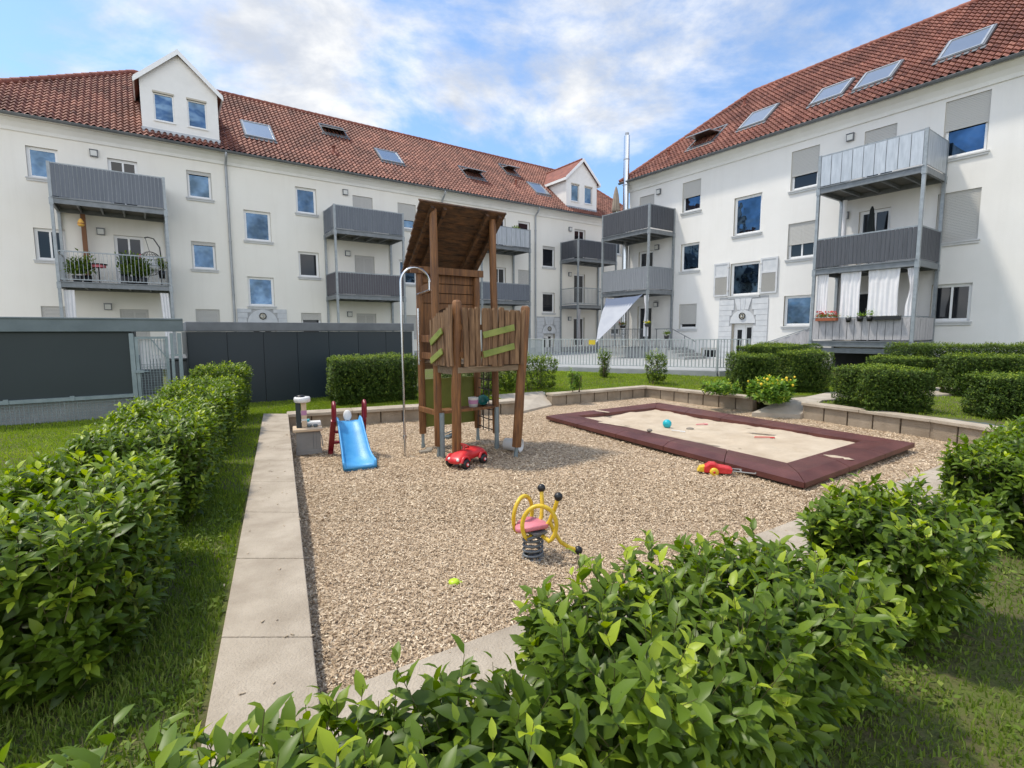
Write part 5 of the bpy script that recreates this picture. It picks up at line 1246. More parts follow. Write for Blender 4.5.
# terrace railing and stair handrail under the near corner tower (right building)
root = thing('terrace_railing', 'dark terrace railing behind the bar railing under the shade sail tower', 'railing', RF, (-17.7, 19.3, .8))
b = MB(); b.bar((-19.1, 19.35, 1.85), (-16.3, 19.35, 1.85), .03, .03); b.bar((-19.1, 19.35, .95), (-16.3, 19.35, .95), .03, .03)
for x in np.arange(-19.0, -16.3, .11): b.bar((x, 19.35, .95), (x, 19.35, 1.85), .014, .014)
part('bars', b, 'steel_dark', root)
b = MB(); b.bar((-16.2, 19.9, 1.85), (-15.2, 19.9, 1.85), .035, .035); b.bar((-15.2, 19.9, 1.85), (-13.9, 19.9, 1.25), .035, .035)
for x in (-16.1, -15.2, -14.5, -13.9): z = 1.85 if x <= -15.2 else 1.85-.6*(x+15.2)/1.3; b.bar((x, 19.9, .5), (x, 19.9, z), .03, .03)
part('stair_handrail', b, 'steel_dark', root)
b = MB(); b.bb(-19.2, -15.2, 19.45, RY-.05, .45, .95); 
for k in range(3): b.bb(-15.2+.35*k, -14.85+.35*k, 19.5, RY-.05, .45, .85-.14*k)
part('terrace_slab', b, 'concrete_grey', root)

# steel flue
root = thing('steel_flue', 'tall shiny stainless steel flue rising beside the top corner balcony', 'flue', RF, (-19.05, 20.8, .3))
b = MB(); b.tube([(-19.05, 20.8, .5), (-19.05, 20.8, 11.9)], .15, 16); part('pipe', b, 'inox', root)
b = MB()
for z in (1.6, 3.3, 5.0, 6.9, 8.1, 9.4, 10.7): b.tube([(-19.05, 20.8, z-.03), (-19.05, 20.8, z+.03)], .158, 16)
b.tube([(-19.05, 20.8, 11.9), (-19.05, 20.8, 12.05)], .10, 16); part('joint_band', b, 'zinc', root)
b = MB(); b.bar((-19.05, 20.8, 8.1), (-18.9, RY, 8.1), .04, .04); b.bar((-19.05, 20.8, 5.0), (-18.9, RY, 5.0), .04, .04); part('wall_bracket', b, 'zinc', root)

def parasol(nm, label, F, x, y, z, h, m, w=.16):
    root = thing(nm, label, 'parasol', F, (x, y, z)); b = MB(); b.tube([(x, y, z), (x, y, z+h)], .02, 8); b.lathe([(.001, .06), (.2, .06), (.22, 0), (.001, 0)], (x, y, z), 14); part('pole', b, 'steel', root)
    b = MB(); n = 16; pr = [(.02, h+.02), (.05, h-.08), (w*.65, h-.4), (w*.9, h-.85), (w*1.05, h-1.15), (w*.8, h-1.28), (.03, h-1.26)]
    V = []; 
    for r_, zz in pr: V += [((r_*(1+.22*math.cos(a*8)))*math.cos(a)+x, (r_*(1+.22*math.cos(a*8)))*math.sin(a)+y, z+zz) for a in np.linspace(0, 2*math.pi, 32, endpoint=False)]
    b.add(V, [(i*32+j, i*32+(j+1) % 32, (i+1)*32+(j+1) % 32, (i+1)*32+j) for i in range(len(pr)-1) for j in range(32)], 0, True); part('folded_canopy', b, m, root); return root
parasol('parasol', 'closed beige parasol standing on the top corner balcony beside the flue', RF, -18.9, 19.9, 6.55, 2.6, 'parasol_beige', .17)
parasol('parasol', 'closed black parasol on the middle balcony of the curtained tower', RF, -7.55, 20.6, 3.88, 2.1, 'parasol_black', .12)
# pale curtain roll at the left of the middle right balcony
b = MB(); b.tube([(-8.45, 20.7, 3.9), (-8.45, 20.7, 6.4)], .07, 12); single('rolled_blind', b, 'cloth_white', 'upright white rolled blind on the middle balcony of the curtained tower', 'blind', RF, (-8.45, 20.7, 3.88))

# shade sail
def Pp(px, py, x=None, y=None):
    "local coordinates of the sight line where it meets the plane y=const of the right building frame"
    r = _fw + (px-512)/FPX*_RT - (py-384)/FPX*_UP; n = np.array([math.cos(RF.a+math.pi/2), math.sin(RF.a+math.pi/2), 0]); t = (y-n@CAM)/(n@r); p = CAM+t*r
    u = np.array([math.cos(RF.a), math.sin(RF.a), 0]); return np.array([p@u, y, p[2]])
A_, B_, C_ = Pp(606, 298, y=19.28), Pp(643, 294, y=19.28), Pp(595, 344, y=17.2)
root = thing('shade_sail', 'pale triangular shade sail hung from the corner balcony down to the railing', 'shade sail', RF, tuple(A_))
n = 14; V = []; idx = {}
for i in range(n+1):
    for j in range(n+1-i):
        a, c = i/n, j/n; w0 = 1-a-c; p = A_*w0+B_*a+C_*c; cen = (A_+B_+C_)/3; edge = (w0*a+a*c+c*w0)*3
        p = p+(cen-p)*.22*max(0, 1-edge*1.5)*min(1, 4*max(w0*a, a*c, c*w0))+np.array([0, -.10*edge, -.10*edge]); idx[i, j] = len(V); V.append(p)
F1 = []; F2 = []
for i in range(n):
    for j in range(n-i):
        f = (idx[i, j], idx[i+1, j], idx[i, j+1]); (F2 if j < 3 else F1).append(f)
        if j < n-i-1: (F2 if j < 2 else F1).append((idx[i+1, j], idx[i+1, j+1], idx[i, j+1]))
b = MB(); b.add(V, F1, 0, True); b.add(V, F2, 1, True); part('cloth', b, ['sail', 'sail_dark'], root)
b = MB(); b.tube([A_, A_+np.array([-.25, .02, .12])], .008, 5); b.tube([B_, B_+np.array([.1, .02, .12])], .008, 5); b.tube([C_, C_+np.array([-.05, .0, -.12])], .008, 5); part('cord', b, 'rope', root)

# ------------------------------------------------------------------ curtains
def curtain(label, F, x0, x1, y, z0, z1, tie=0, shear=0., along='x', group=None, m='cloth_white', amp=.018, folds=7):
    n = max(12, int(folds*6)); rows = 10; V = []; o = ((x0+x1)/2, y, z1)
    for r in range(rows+1):
        v = r/rows; z = z1-(z1-z0)*v; pin = 1-tie*math.sin(min(1, v*1.35)*math.pi)**2*.75 if tie else 1-.06*math.sin(v*3)
        for i in range(n+1):
            u = i/n; xx = x0+(x1-x0)*(.5+(u-.5)*pin)+shear*v; yy = y+amp*math.sin(u*folds*2*math.pi)*(.6+.5*v)+.01*math.sin(u*17+v*3)
            V.append((xx, yy, z) if along == 'x' else (o[0]+(yy-y), y+(u-.5)*(x1-x0)*pin+shear*v, z))
    F_ = [(r*(n+1)+i, r*(n+1)+i+1, (r+1)*(n+1)+i+1, (r+1)*(n+1)+i) for r in range(rows) for i in range(n)]
    b = MB(); b.add(V, F_, 0, True); return single('curtain', b, m, label, 'curtain', F, o, group)
gg = 'white curtains of the lowest right balcony'
curtain('white gathered curtain at the left end of the flower box balcony', RF, -8.66, -8.28, 19.36, 2.12, 3.68, group=gg, folds=4)
curtain('white curtain hanging behind the left end of the flower box balcony', RF, -8.50, -7.7, 20.6, 2.1, 3.6, group=gg, folds=5, along='y')
curtain('white curtain between the red flowers and the dark opening of the balcony', RF, -7.90, -7.28, 19.36, 2.12, 3.68, group=gg, folds=5)
curtain('widest white curtain hanging in the middle of the flower box balcony', RF, -7.08, -6.20, 19.36, 2.12, 3.68, group=gg, folds=6)
curtain('white curtain tied back at the right corner post of the flower box balcony', RF, -6.02, -5.72, 19.36, 2.0, 3.66, tie=.8, group=gg, folds=3)
gg = 'pale curtains under the left balcony tower'
curtain('pale curtain at the left post below the plant balcony', LF, -2.55, -2.25, 23.88, .9, 3.28, group=gg, folds=3)
curtain('pale curtain at the right post below the plant balcony', LF, .25, .52, 23.88, .9, 3.28, group=gg, folds=3, shear=.10)
curtain('long grey white curtain tied to the post right of the shade sail', RF, -16.42, -16.12, 19.30, 1.5, 3.45, tie=.7, folds=3)
curtain('tied pale curtain hanging on the farthest balcony tower left of the shade sail', LF, 21.72, 21.98, 23.74, .9, 3.15, tie=.5, folds=3, m='cloth_grey')
# sloping fabric on the stair left of the flower box balcony
b = MB(); n = 16; V = []
for i in range(n+1):
    u = i/n; x = -10.55+u*1.75; zt = 1.22+.62*u; yy = 19.6+.02*math.sin(u*30); V += [(x, yy, zt), (x, yy, .75)]
b.add(V, [(2*i, 2*i+1, 2*i+3, 2*i+2) for i in range(n)], 0, True); b.tube([(-10.6, 19.6, 1.24), (-8.78, 19.6, 1.88)], .02, 6, 1)
single('stair_screen', b, ['cloth_grey', 'steel'], 'sloping grey fabric screen on the stair rail left of the curtained balcony', 'screen', RF, (-9.7, 19.6, .6))
# below that balcony: beam, and a black sheet put in as the recess's shade
b = MB(); b.bb(-8.74, -5.76, 19.35, 19.5, .95, 1.12); b.bb(-8.6, -5.9, 20.9, 20.98, .2, .95, 1); single('balcony_support', b, ['steel_dark', 'shade_black'], 'grey beam and black sheet for the shade under the curtained balcony', 'beam', RF, (-7.2, 19.4, .2))

# ------------------------------------------------------------------ plants in pots
def tuft(name, label, cat, F, p, pot, r, h, n, leaf, mt='leaf_hedge', flowers=None, nf=0, box=None, seed=1, potm='black_rubber', group=None, hang=False):
    "pot or box with a leafy plant and blossoms"
    g = np.random.default_rng(seed); root = thing(name, label, cat, F, p, group); P = np.array(p, float)
    b = MB(); top = pot[1]
    if box: b.prism([(P[0]-box/2, P[1]-pot[0]), (P[0]+box/2, P[1]-pot[0]), (P[0]+box/2, P[1]+pot[0]), (P[0]-box/2, P[1]+pot[0])], P[2], P[2]+top)
    else: b.lathe([(.001, 0), (pot[0]*.7, 0), (pot[0], top), (pot[0]*.9, top), (pot[0]*.85, top-.02), (.001, top-.02)], P, 14)
    part('pot', b, potm, root)
    w = box/2 if box else pot[0]
    base = P+np.stack([g.uniform(-w, w, n), g.uniform(-pot[0], pot[0], n)*.6, np.full(n, top-.01)], 1)
    D = np.stack([g.normal(0, .55, n), g.normal(0, .55, n), np.full(n, 1.)], 1); tip = base+nrm(D)*np.stack([g.uniform(.3, 1, n)*r, g.uniform(.3, 1, n)*r, g.uniform(.3, 1, n)*h], 1)
    A = nrm(tip-base)+g.normal(0, .6, (n, 3)); Nn = g.normal(0, .4, (n, 3)); Nn[:, 2] += 1; pos = base+(tip-base)*g.uniform(.2, 1, (n, 1))
    L = leaf*g.uniform(.7, 1.2, n); V, Fs, k = leaf_verts(pos, A, Nn, L, L*.45, 1)
    me = fast_mesh('foliage', V-org(root), Fs, np.repeat(g.uniform(.1, .8, n), k), mt); o = bpy.data.objects.new('foliage', me); COL.objects.link(o); o.parent = root
    if nf:
        m = nf; pos = P+np.stack([g.uniform(-w, w, m)*1.05, g.uniform(-pot[0], pot[0], m)-.02, top+g.uniform(.2, 1, m)*h], 1); b = MB()
        for q in pos: b.ball(q, leaf*.35*g.uniform(.7, 1.2), 6, 0, (1, 1, .6))
        part('blossom', b, flowers, root)['kind'] = 'stuff'
    return root
tuft('flower_box', 'flower box full of red geraniums at the left of the balcony rail', 'flower box', RF, (-8.20, 19.18, 2.06), (.09, .10), .24, .24, 260, .07, flowers='flower_red', nf=80, box=.66, seed=2, potm='terracotta')
tuft('flower_pot', 'nearly empty dark pot right of the red geraniums', 'flower pot', RF, (-7.52, 19.18, 2.0), (.09, .16), .08, .08, 20, .05, seed=3)
tuft('flower_pot', 'dark pot with a low bushy plant on the balcony rail, left of two', 'flower pot', RF, (-7.18, 19.18, 2.02), (.10, .17), .1, .16, 90, .05, 'leaf_light', seed=4)
tuft('flower_pot', 'dark pot with a taller pale green plant on the balcony rail, right of two', 'flower pot', RF, (-6.90, 19.18, 2.02), (.10, .17), .12, .26, 110, .05, 'leaf_light', flowers='cushion', nf=8, seed=5)
tuft('flower_box', 'long dark planter without flowers at the right of the balcony rail', 'flower box', RF, (-6.42, 19.18, 2.06), (.08, .12), .03, .03, 30, .03, box=.72, seed=6)
tuft('hanging_plant', 'hanging basket with yellow and white blossoms beside the tied curtain', 'hanging plant', RF, (-16.0, 19.1, 1.95), (.15, .14), .14, .14, 130, .07, flowers='flower_yellow', nf=16, seed=7)
tuft('hanging_plant', 'hanging basket with red blossoms at the lower edge of the shade sail', 'hanging plant', RF, (-17.6, 19.15, 1.90), (.16, .14), .18, .2, 160, .08, flowers='flower_red', nf=14, seed=8)
tuft('flower_pot', 'dark potted plant at the top of the stair beside the terrace', 'flower pot', RF, (-15.35, 19.7, 1.35), (.13, .2), .16, .28, 120, .08, seed=9)
tuft('potted_plant', 'dense dark shrub in a pot at the left of the plant balcony', 'potted plant', LF, (-2.15, 24.05, 3.56), (.16, .25), .5, .75, 900, .12, 'leaf_clipped', seed=10)
tuft('potted_plant', 'small potted palm in the far left corner of the plant balcony', 'potted plant', LF, (-1.9, 24.4, 3.56), (.16, .3), .35, 1.0, 160, .18, seed=11)
tuft('potted_plant', 'tall leafy pot plant in the middle of the plant balcony', 'potted plant', LF, (-.62, 24.1, 3.56), (.18, .3), .45, 1.05, 1100, .13, 'leaf_clipped', seed=12)
tuft('potted_plant', 'dark leafy pot plant between the tall plant and the hanging chair', 'potted plant', LF, (-.25, 24.2, 3.56), (.18, .3), .4, .85, 900, .12, 'leaf_clipped', seed=13, flowers='flower_pink', nf=6)
tuft('potted_plant', 'potted plant peeping over the rail at the right end of the plant balcony', 'potted plant', LF, (.38, 24.6, 3.9), (.14, .3), .25, .62, 260, .10, seed=14)
tuft('potted_plant', 'small dark plant on the silver railing behind the climbing tower', 'potted plant', LF, (17.3, 24.2, 7.3), (.14, .2), .28, .32, 160, .12, seed=15)
# hanging chair
root = thing('hanging_chair', 'round black wire hanging chair with pale cushion on the plant balcony', 'hanging chair', LF, (.10, 24.6, 3.56))
b = MB(); b.tube([(.34, 24.7, 3.56), (.40, 24.7, 4.4), (.36, 24.65, 5.1), (.18, 24.62, 5.42), (.0, 24.6, 5.46), (-.12, 24.6, 5.42)], .022, 8); b.tube([(-.1, 24.5, 3.58), (.45, 24.8, 3.58)], .02, 6); b.tube([(-.1, 24.9, 3.58), (.45, 24.6, 3.58)], .02, 6); part('stand', b, 'black_rubber', root)
b = MB()
c0 = np.array([.02, 24.55, 4.45])
for k in range(8):
    a = math.pi*k/8; b.tube([(c0[0]+.40*math.cos(t)*math.cos(a), c0[1]+.34*math.cos(t)*math.sin(a), c0[2]+.46*math.sin(t)) for t in np.linspace(-1.57, 1.57, 12)], .009, 5)
for zz in (-.32, -.1, .12, .32): rr = math.sqrt(1-(zz/.46)**2); b.tube([(c0[0]+.40*rr*math.cos(t), c0[1]+.34*rr*math.sin(t), c0[2]+zz) for t in np.linspace(0, 2*math.pi, 20, endpoint=False)], .009, 5, closed=True)
b.tube([(c0[0], c0[1], c0[2]+.46), (-.08, 24.6, 5.42)], .01, 5); part('basket', b, 'black_rubber', root)
b = MB(); b.ball((c0[0], c0[1]-.02, c0[2]-.14), .30, 16, 0, (1.05, .9, .55)); b.ball((c0[0], c0[1]+.12, c0[2]+.05), .26, 14, 0, (1, .4, .8)); part('seat_cushion', b, 'cushion', root)
# lantern
root = thing('lantern', 'yellow hanging lantern under the top left balcony', 'lantern', LF, (-1.93, 24.1, 5.6)); b = MB(); b.tube([(-1.93, 24.1, 6.22), (-1.93, 24.1, 5.82)], .006, 5); part('cord', b, 'rope', root)
b = MB(); b.lathe([(.02, .24), (.05, .20), (.09, .12), (.10, .02), (.07, -.03), (.0, -.03)], (-1.93, 24.1, 5.6), 12); b.lathe([(.101, .05), (.102, .08)], (-1.93, 24.1, 5.6), 12, 1); part('shade', b, ['lantern', 'terracotta'], root)
b = MB(); b.bb(-2.02, -1.88, 25.2, 25.36, 3.56, 6.2); single('wooden_post', b, 'brown_post', 'reddish brown upright board against the wall of the plant balcony', 'post', LF, (-1.95, 25.28, 3.56))
# small table with chair
root = thing('balcony_table', 'small dark round table with pink cloth on the plant balcony', 'table', LF, (-1.55, 24.3, 3.56)); b = MB(); b.lathe([(.001, .70), (.28, .70), (.28, .73), (.001, .73)], (-1.55, 24.3, 3.56), 18); b.tube([(-1.55, 24.3, 3.56), (-1.55, 24.3, 4.26)], .02, 8); part('table', b, 'black_rubber', root); b = MB(); b.lathe([(.001, .735), (.2, .735), (.215, .70), (.22, .60)], (-1.55, 24.3, 3.56), 18); part('cloth', b, 'flower_pink', root)

# ------------------------------------------------------------------ hedges
aL = math.degrees(math.atan2(.887, -.461)); a_ = np.array([-.418, .908]); m_ = np.array([-.908, -.418])
def hl(v, m): p = a_*v+m_*m; return float(p[0]), float(p[1])
ang = math.degrees(math.atan2(a_[1], a_[0])); gL = 'laurel bushes of the hedge along the left kerb'
zL = ZL-.04
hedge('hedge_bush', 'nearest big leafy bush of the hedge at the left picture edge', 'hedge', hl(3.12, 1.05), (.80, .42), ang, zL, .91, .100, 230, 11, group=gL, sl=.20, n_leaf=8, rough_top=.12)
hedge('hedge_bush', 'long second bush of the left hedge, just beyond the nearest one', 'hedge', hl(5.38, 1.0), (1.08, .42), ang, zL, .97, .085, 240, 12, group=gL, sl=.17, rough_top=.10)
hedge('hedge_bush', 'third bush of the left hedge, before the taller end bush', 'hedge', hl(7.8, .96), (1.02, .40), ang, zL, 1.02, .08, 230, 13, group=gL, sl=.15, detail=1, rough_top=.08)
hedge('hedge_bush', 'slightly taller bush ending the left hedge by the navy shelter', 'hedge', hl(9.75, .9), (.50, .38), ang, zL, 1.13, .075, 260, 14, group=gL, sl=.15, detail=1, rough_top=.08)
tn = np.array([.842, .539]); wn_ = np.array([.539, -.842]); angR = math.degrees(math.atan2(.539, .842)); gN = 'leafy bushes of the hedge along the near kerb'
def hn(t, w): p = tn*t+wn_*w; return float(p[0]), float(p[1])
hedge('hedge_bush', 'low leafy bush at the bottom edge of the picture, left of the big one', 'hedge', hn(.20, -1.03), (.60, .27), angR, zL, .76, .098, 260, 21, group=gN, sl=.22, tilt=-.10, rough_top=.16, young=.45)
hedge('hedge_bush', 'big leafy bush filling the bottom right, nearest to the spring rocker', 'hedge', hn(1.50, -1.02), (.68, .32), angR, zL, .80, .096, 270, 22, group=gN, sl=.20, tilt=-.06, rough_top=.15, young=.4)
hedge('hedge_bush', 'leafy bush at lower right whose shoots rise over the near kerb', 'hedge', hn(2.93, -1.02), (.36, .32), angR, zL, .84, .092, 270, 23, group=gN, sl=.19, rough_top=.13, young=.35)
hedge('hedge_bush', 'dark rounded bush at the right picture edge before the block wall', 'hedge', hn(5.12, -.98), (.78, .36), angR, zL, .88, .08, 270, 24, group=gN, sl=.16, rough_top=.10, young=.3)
gB = 'clipped box hedges in the lawns behind'
def clip(px0, px1, pyb, pyt, label, dep, deg=0., seed=1, z=ZL, dens=700, leaf=.048, x_=0, d=None, mt='leaf_clipped', yb=None, group=gB, hh=None):
    (xa, ya), (xb, yb_) = G(px0, pyb, z), G(px1, yb if yb else pyb, z); c = ((xa+xb)/2, (ya+yb_)/2); L = math.dist((xa, ya), (xb, yb_)); an = math.degrees(math.atan2(yb_-ya, xb-xa))
    nv = np.array([-math.sin(R(an)), math.cos(R(an))]); h = 1.7-(pyt-333)*c[1]/507 if hh is None else hh
    cc = (c[0]+nv[0]*dep/2, c[1]+nv[1]*dep/2)
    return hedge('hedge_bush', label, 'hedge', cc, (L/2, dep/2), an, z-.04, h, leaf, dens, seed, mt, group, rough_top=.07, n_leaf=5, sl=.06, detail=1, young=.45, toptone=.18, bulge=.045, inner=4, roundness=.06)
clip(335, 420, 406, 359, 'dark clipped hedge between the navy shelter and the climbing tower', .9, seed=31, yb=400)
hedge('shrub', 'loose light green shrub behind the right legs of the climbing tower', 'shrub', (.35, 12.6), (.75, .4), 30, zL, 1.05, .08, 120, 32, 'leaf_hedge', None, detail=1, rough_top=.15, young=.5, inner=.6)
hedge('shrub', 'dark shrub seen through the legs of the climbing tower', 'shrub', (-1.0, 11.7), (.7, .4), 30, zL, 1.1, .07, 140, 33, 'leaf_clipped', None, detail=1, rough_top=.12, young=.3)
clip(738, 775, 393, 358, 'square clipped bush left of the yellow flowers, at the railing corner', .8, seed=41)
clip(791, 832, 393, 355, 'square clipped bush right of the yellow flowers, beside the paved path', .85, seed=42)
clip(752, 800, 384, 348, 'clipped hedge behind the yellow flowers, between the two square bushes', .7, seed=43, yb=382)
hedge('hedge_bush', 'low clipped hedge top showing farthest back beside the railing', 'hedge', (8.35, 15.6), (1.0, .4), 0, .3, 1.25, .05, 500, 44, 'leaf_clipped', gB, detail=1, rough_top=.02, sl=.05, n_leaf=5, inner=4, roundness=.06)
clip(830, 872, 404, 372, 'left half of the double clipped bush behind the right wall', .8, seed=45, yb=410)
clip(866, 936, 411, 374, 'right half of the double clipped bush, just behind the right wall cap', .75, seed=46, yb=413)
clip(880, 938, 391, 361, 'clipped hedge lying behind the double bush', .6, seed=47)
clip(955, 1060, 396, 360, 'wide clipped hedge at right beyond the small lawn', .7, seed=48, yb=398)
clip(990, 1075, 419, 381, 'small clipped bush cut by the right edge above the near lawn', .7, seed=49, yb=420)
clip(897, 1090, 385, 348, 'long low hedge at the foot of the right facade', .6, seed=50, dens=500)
clip(640, 657, 383, 353, 'small upright bush in the lawn right of two, before the railing', .35, seed=51, mt='leaf_light', group=None, z=.36, leaf=.06) if 0 else None
def bush(px, py, h, r, label, seed, mt='leaf_light', z=.36, leaf=.07, dens=150):
    x, y = G(px, py, z); return hedge('young_bush', label, 'bush', (x, y), (r, r), 20, z-.05, z+h, leaf, dens, seed, mt, 'young bushes in the lawn before the railing', detail=1, rough_top=.16, young=.6, roundness=.3, inner=.8, sl=.14)
bush(604, 377, .72, .16, 'slim young bush in the lawn, left of the two upright ones', 61, 'leaf_hedge')
bush(656, 381, .72, .24, 'fuller young bush in the lawn, right of the two upright ones', 62, 'leaf_hedge')
bush(575, 389, .42, .17, 'lowest yellowish young bush in the lawn behind the angled wall', 63)
bush(718, 392, .22, .34, 'pale green spreading plants behind the cap of the angled wall', 64, leaf=.12, dens=90)
# yellow flowering perennials
rf = hedge('flowering_perennial', 'light green grassy perennial with yellow blossoms beside the paved gap', 'perennial', G(768, 400, ZL), (.34, .34), 20, zL, .64, .16, 130, 65, 'leaf_light', None, detail=1, rough_top=.15, young=.6, roundness=.3)
b = MB()
for i in range(26):
    b.ball((random.uniform(-.42, .42), random.uniform(-.4, .3), random.uniform(.36, .56)), random.uniform(.018, .034), 6, 0)
me = link_mesh('blossom', np.concatenate(b.v), b.f, ['flower_yellow'], b.m, b.sm); o = bpy.data.objects.new('blossom', me); COL.objects.link(o); o.parent = rf; o['kind'] = 'stuff'

# ------------------------------------------------------------------ wood chips and grass
def chips(n, ymin, ymax, L0, seed):
    g = np.random.default_rng(seed); x = g.uniform(-4.2, 7.6, n*3); y = ymin+(ymax-ymin)*g.random(n*3)**1.35
    ok = inpoly(x, y, PIT) & ~inpoly(x, y, [lerp(cS, p, .97) for p in SO]); ppx = x/np.maximum(y, .1); ok &= np.abs(ppx) < 1.15; x = x[ok][:n]; y = y[ok][:n]; n = len(x)
    z = zpit(x, y)+g.random(n)**1.5*.016+.002; a = g.uniform(0, 6.283, n); til = g.normal(0, .30, n); L = L0*g.uniform(.5, 1.25, n); W = L*g.uniform(.22, .42, n); bend = g.uniform(-.15, .3, n)*L
    c, s = np.cos(a), np.sin(a); ux = np.stack([c*np.cos(til), s*np.cos(til), np.sin(til)], 1); rl = g.normal(0, .45, n); vx = np.stack([-s*np.cos(rl), c*np.cos(rl), np.sin(rl)], 1)
    P = np.stack([x, y, z+.003], 1); up = np.array([0, 0, 1.]); side = g.uniform(-.2, .2, n)*L
    st = [(-.5, 0), (0, 1), (.5, 0)]; V = np.zeros((n, 6, 3))
    for i, (u, k) in enumerate(st):
        mid = P+ux*(u*L)[:, None]+up*(k*bend*.6)[:, None]+vx*(k*side)[:, None]; w = W*(.75 if i != 1 else 1)
        V[:, 2*i] = mid-vx*(w/2)[:, None]; V[:, 2*i+1] = mid+vx*(w/2)[:, None]
    V[:, :, 2] = np.maximum(V[:, :, 2], zpit(V[:, :, 0], V[:, :, 1])+.001)
    off = (np.arange(n)*6)[:, None]; Q = np.concatenate([off+np.array([[0, 1, 3, 2]]), off+np.array([[2, 3, 5, 4]])])
    tone = np.repeat(g.beta(2.0, 1.7, n), 6)
    return V.reshape(-1, 3), Q, tone
V1, Q1, t1 = chips(150000, 1.9, 5.6, .0195, 5); V2, Q2, t2 = chips(80000, 4.4, 10.5, .028, 6)
me = fast_mesh('wood_chips', np.concatenate([V1, V2]), [np.concatenate([Q1, Q2+len(V1)])], np.concatenate([t1, t2]), 'wood_chip'); o = bpy.data.objects.new('wood_chips', me); COL.objects.link(o)
props(o, 'loose tan wood chips covering the play area', 'wood chips', kind='stuff')

g = np.random.default_rng(31); n = 110; t_ = g.random(n)**.8; s_ = g.random(n)**2.2; kk = g.random(n) < .5
x = np.where(kk, KI0[0]+(KI1[0]-KI0[0])*t_-.40*s_, -.5+4.8*t_+.25*s_); y = np.where(kk, KI0[1]+(KI1[1]-KI0[1])*t_-.18*s_, 2.0+3.07*t_-.38*s_)
Ls_ = g.uniform(.010, .024, n); a_s = g.uniform(0, 6.28, n); W_ = Ls_*.35; b = MB()
for i in range(n): c_, sn = math.cos(a_s[i]), math.sin(a_s[i]); P_ = np.array([x[i], y[i], ZL+.006]); u_ = np.array([c_, sn, .15])*Ls_[i]/2; v_ = np.array([-sn, c_, 0])*W_[i]/2; b.add([P_-u_-v_, P_-u_+v_, P_+u_+v_, P_+u_-v_, P_-u_-v_-(0, 0, .004), P_-u_+v_-(0, 0, .004), P_+u_+v_-(0, 0, .004), P_+u_-v_-(0, 0, .004)], [(0, 1, 2, 3), (4, 7, 6, 5), (0, 4, 5, 1), (1, 5, 6, 2), (2, 6, 7, 3), (3, 7, 4, 0)])
o = single('stray_chips', b, 'sand', 'few stray wood chips scattered on top of the kerbs', 'wood chips', kind='stuff')
def blades(x, y, z, h, w, seed, lean=.5):
    g = np.random.default_rng(seed); n = len(x); a = g.uniform(0, 6.283, n); c, s = np.cos(a), np.sin(a); ln = np.abs(g.normal(0, lean, n)); b = g.uniform(0, 6.283, n)
    P = np.stack([x, y, z], 1); S = np.stack([c, s, 0*c], 1)*(w/2)[:, None]; Ld = np.stack([np.cos(b), np.sin(b), 0*b], 1); up = np.array([0, 0, 1.])
    m = P+up*(h*.55)[:, None]+Ld*(h*ln*.30)[:, None]; t = P+up*(h/(1+.35*ln))[:, None]+Ld*(h*ln*.95)[:, None]
    V = np.stack([P-S, P+S, m-S*.8, m+S*.8, t], 1); off = (np.arange(n)*5)[:, None]
    return V.reshape(-1, 3), off+np.array([[0, 1, 3, 2]]), off+np.array([[2, 3, 4]])
OUTP = [(-1.0, 1.36), (-4.48, 8.98), (-3.98, 9.25), (.0, 11.0), (-.55, 11.55), (.8, 12.4), (1.0, 12.0), (3.5, 13.5), (5.5, 11.25), (6.9, 11.35), (7.4, 10.9), (6.1, 10.2), (6.95, 8.8), (8.3, 7.2), (4.9, 4.62), (-.50, 1.36)]
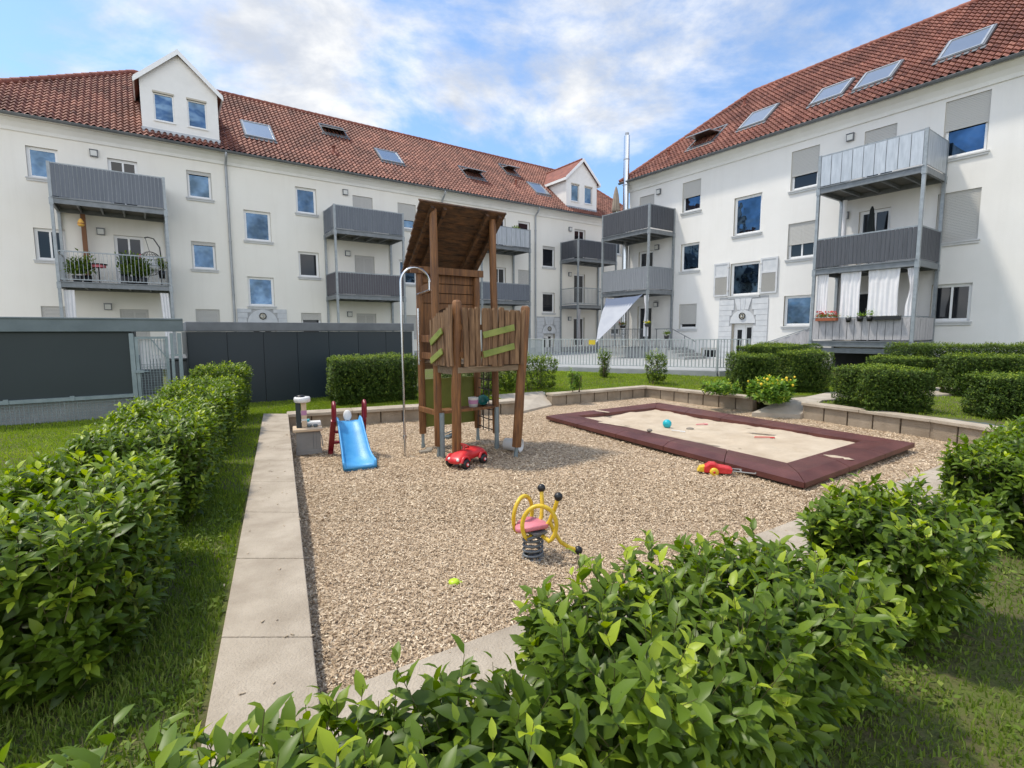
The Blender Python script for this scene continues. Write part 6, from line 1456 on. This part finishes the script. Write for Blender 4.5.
def lawn(n, x0, x1, y0, y1, h, w, seed, patch=.0, fil=None):
    g = np.random.default_rng(seed); x = g.uniform(x0, x1, n); y = g.uniform(y0, y1, n); ok = ~inpoly(x, y, OUTP) & (np.abs(x) < 1.5*np.abs(y)+3.0) & ~inpoly(x, y, A)
    if fil is not None: ok &= fil(x, y)
    pn = vnoise(x, y, 2.3)*.6+vnoise(x, y, 6.)*.4; ok &= g.random(n) > patch*(1-sst((pn-.25)/.3)); x = x[ok]; y = y[ok]; pn = pn[ok]; n = len(x)
    hh = h*g.uniform(.5, 1.3, n); V, Q, T = blades(x, y, zlawn(x, y)-.01, hh, w*g.uniform(.7, 1.3, n), seed); tone = np.repeat((.25+.5*pn+g.normal(0, .16, n)).clip(0, 1), 5); return V, Q, T, tone
def grassobj(sets, mt, label):
    off = 0; Vs, Qs, Ts, tn_ = [], [], [], []
    for V, Q, T, t in sets: Vs.append(V); Qs.append(Q+off); Ts.append(T+off); tn_.append(t); off += len(V)
    me = fast_mesh('grass', np.concatenate(Vs), [np.concatenate(Qs), np.concatenate(Ts)], np.concatenate(tn_), mt); o = bpy.data.objects.new('grass', me); COL.objects.link(o); props(o, label, 'grass', kind='stuff')
near_weed = lambda x, y: y < 4.6
grassobj([lawn(150000, -4.2, -.3, .5, 4.6, .050, .0070, 71, .75), lawn(90000, .6, 5.2, .3, 4.4, .042, .0070, 72, .6)], 'leaf_weed', 'patchy dark weedy grass beside the near hedges')
grassobj([lawn(230000, -11, -1.5, 2.8, 11.6, .045, .009, 73, .3), lawn(90000, -.8, 8.5, 11.2, 17.5, .05, .013, 74, .15), lawn(60000, 6.0, 14, 6.2, 16, .05, .012, 75, .2), lawn(30000, -4.6, .2, 8.8, 12.6, .05, .011, 77, .1)], 'leaf_grass', 'bright green mown lawn grass around the play area')
# broad weed leaves between the grass near the camera
g = np.random.default_rng(9); n = 9000; x = np.concatenate([g.uniform(-3.6, -.7, n), g.uniform(.9, 4.5, n)]); y = np.concatenate([g.uniform(.6, 4.2, n), g.uniform(.3, 3.8, n)])
ok = ~inpoly(x, y, OUTP) & (vnoise(x, y, 3.1) > .38); x = x[ok]; y = y[ok]; n = len(x); P = np.stack([x, y, zlawn(x, y)+g.uniform(.0, .03, n)], 1)
Aa = np.stack([g.normal(0, 1, n), g.normal(0, 1, n), g.uniform(.1, .7, n)], 1); Nn = g.normal(0, .3, (n, 3)); Nn[:, 2] += 1; L = g.uniform(.018, .042, n); V, Fs, k = leaf_verts(P, Aa, Nn, L, L*.6, 1)
me = fast_mesh('weeds', V, Fs, np.repeat(g.random(n)*.8, k), 'leaf_weed'); o = bpy.data.objects.new('weeds', me); COL.objects.link(o); props(o, 'small broad leaved weeds and clover among the near grass', 'weeds', kind='stuff')
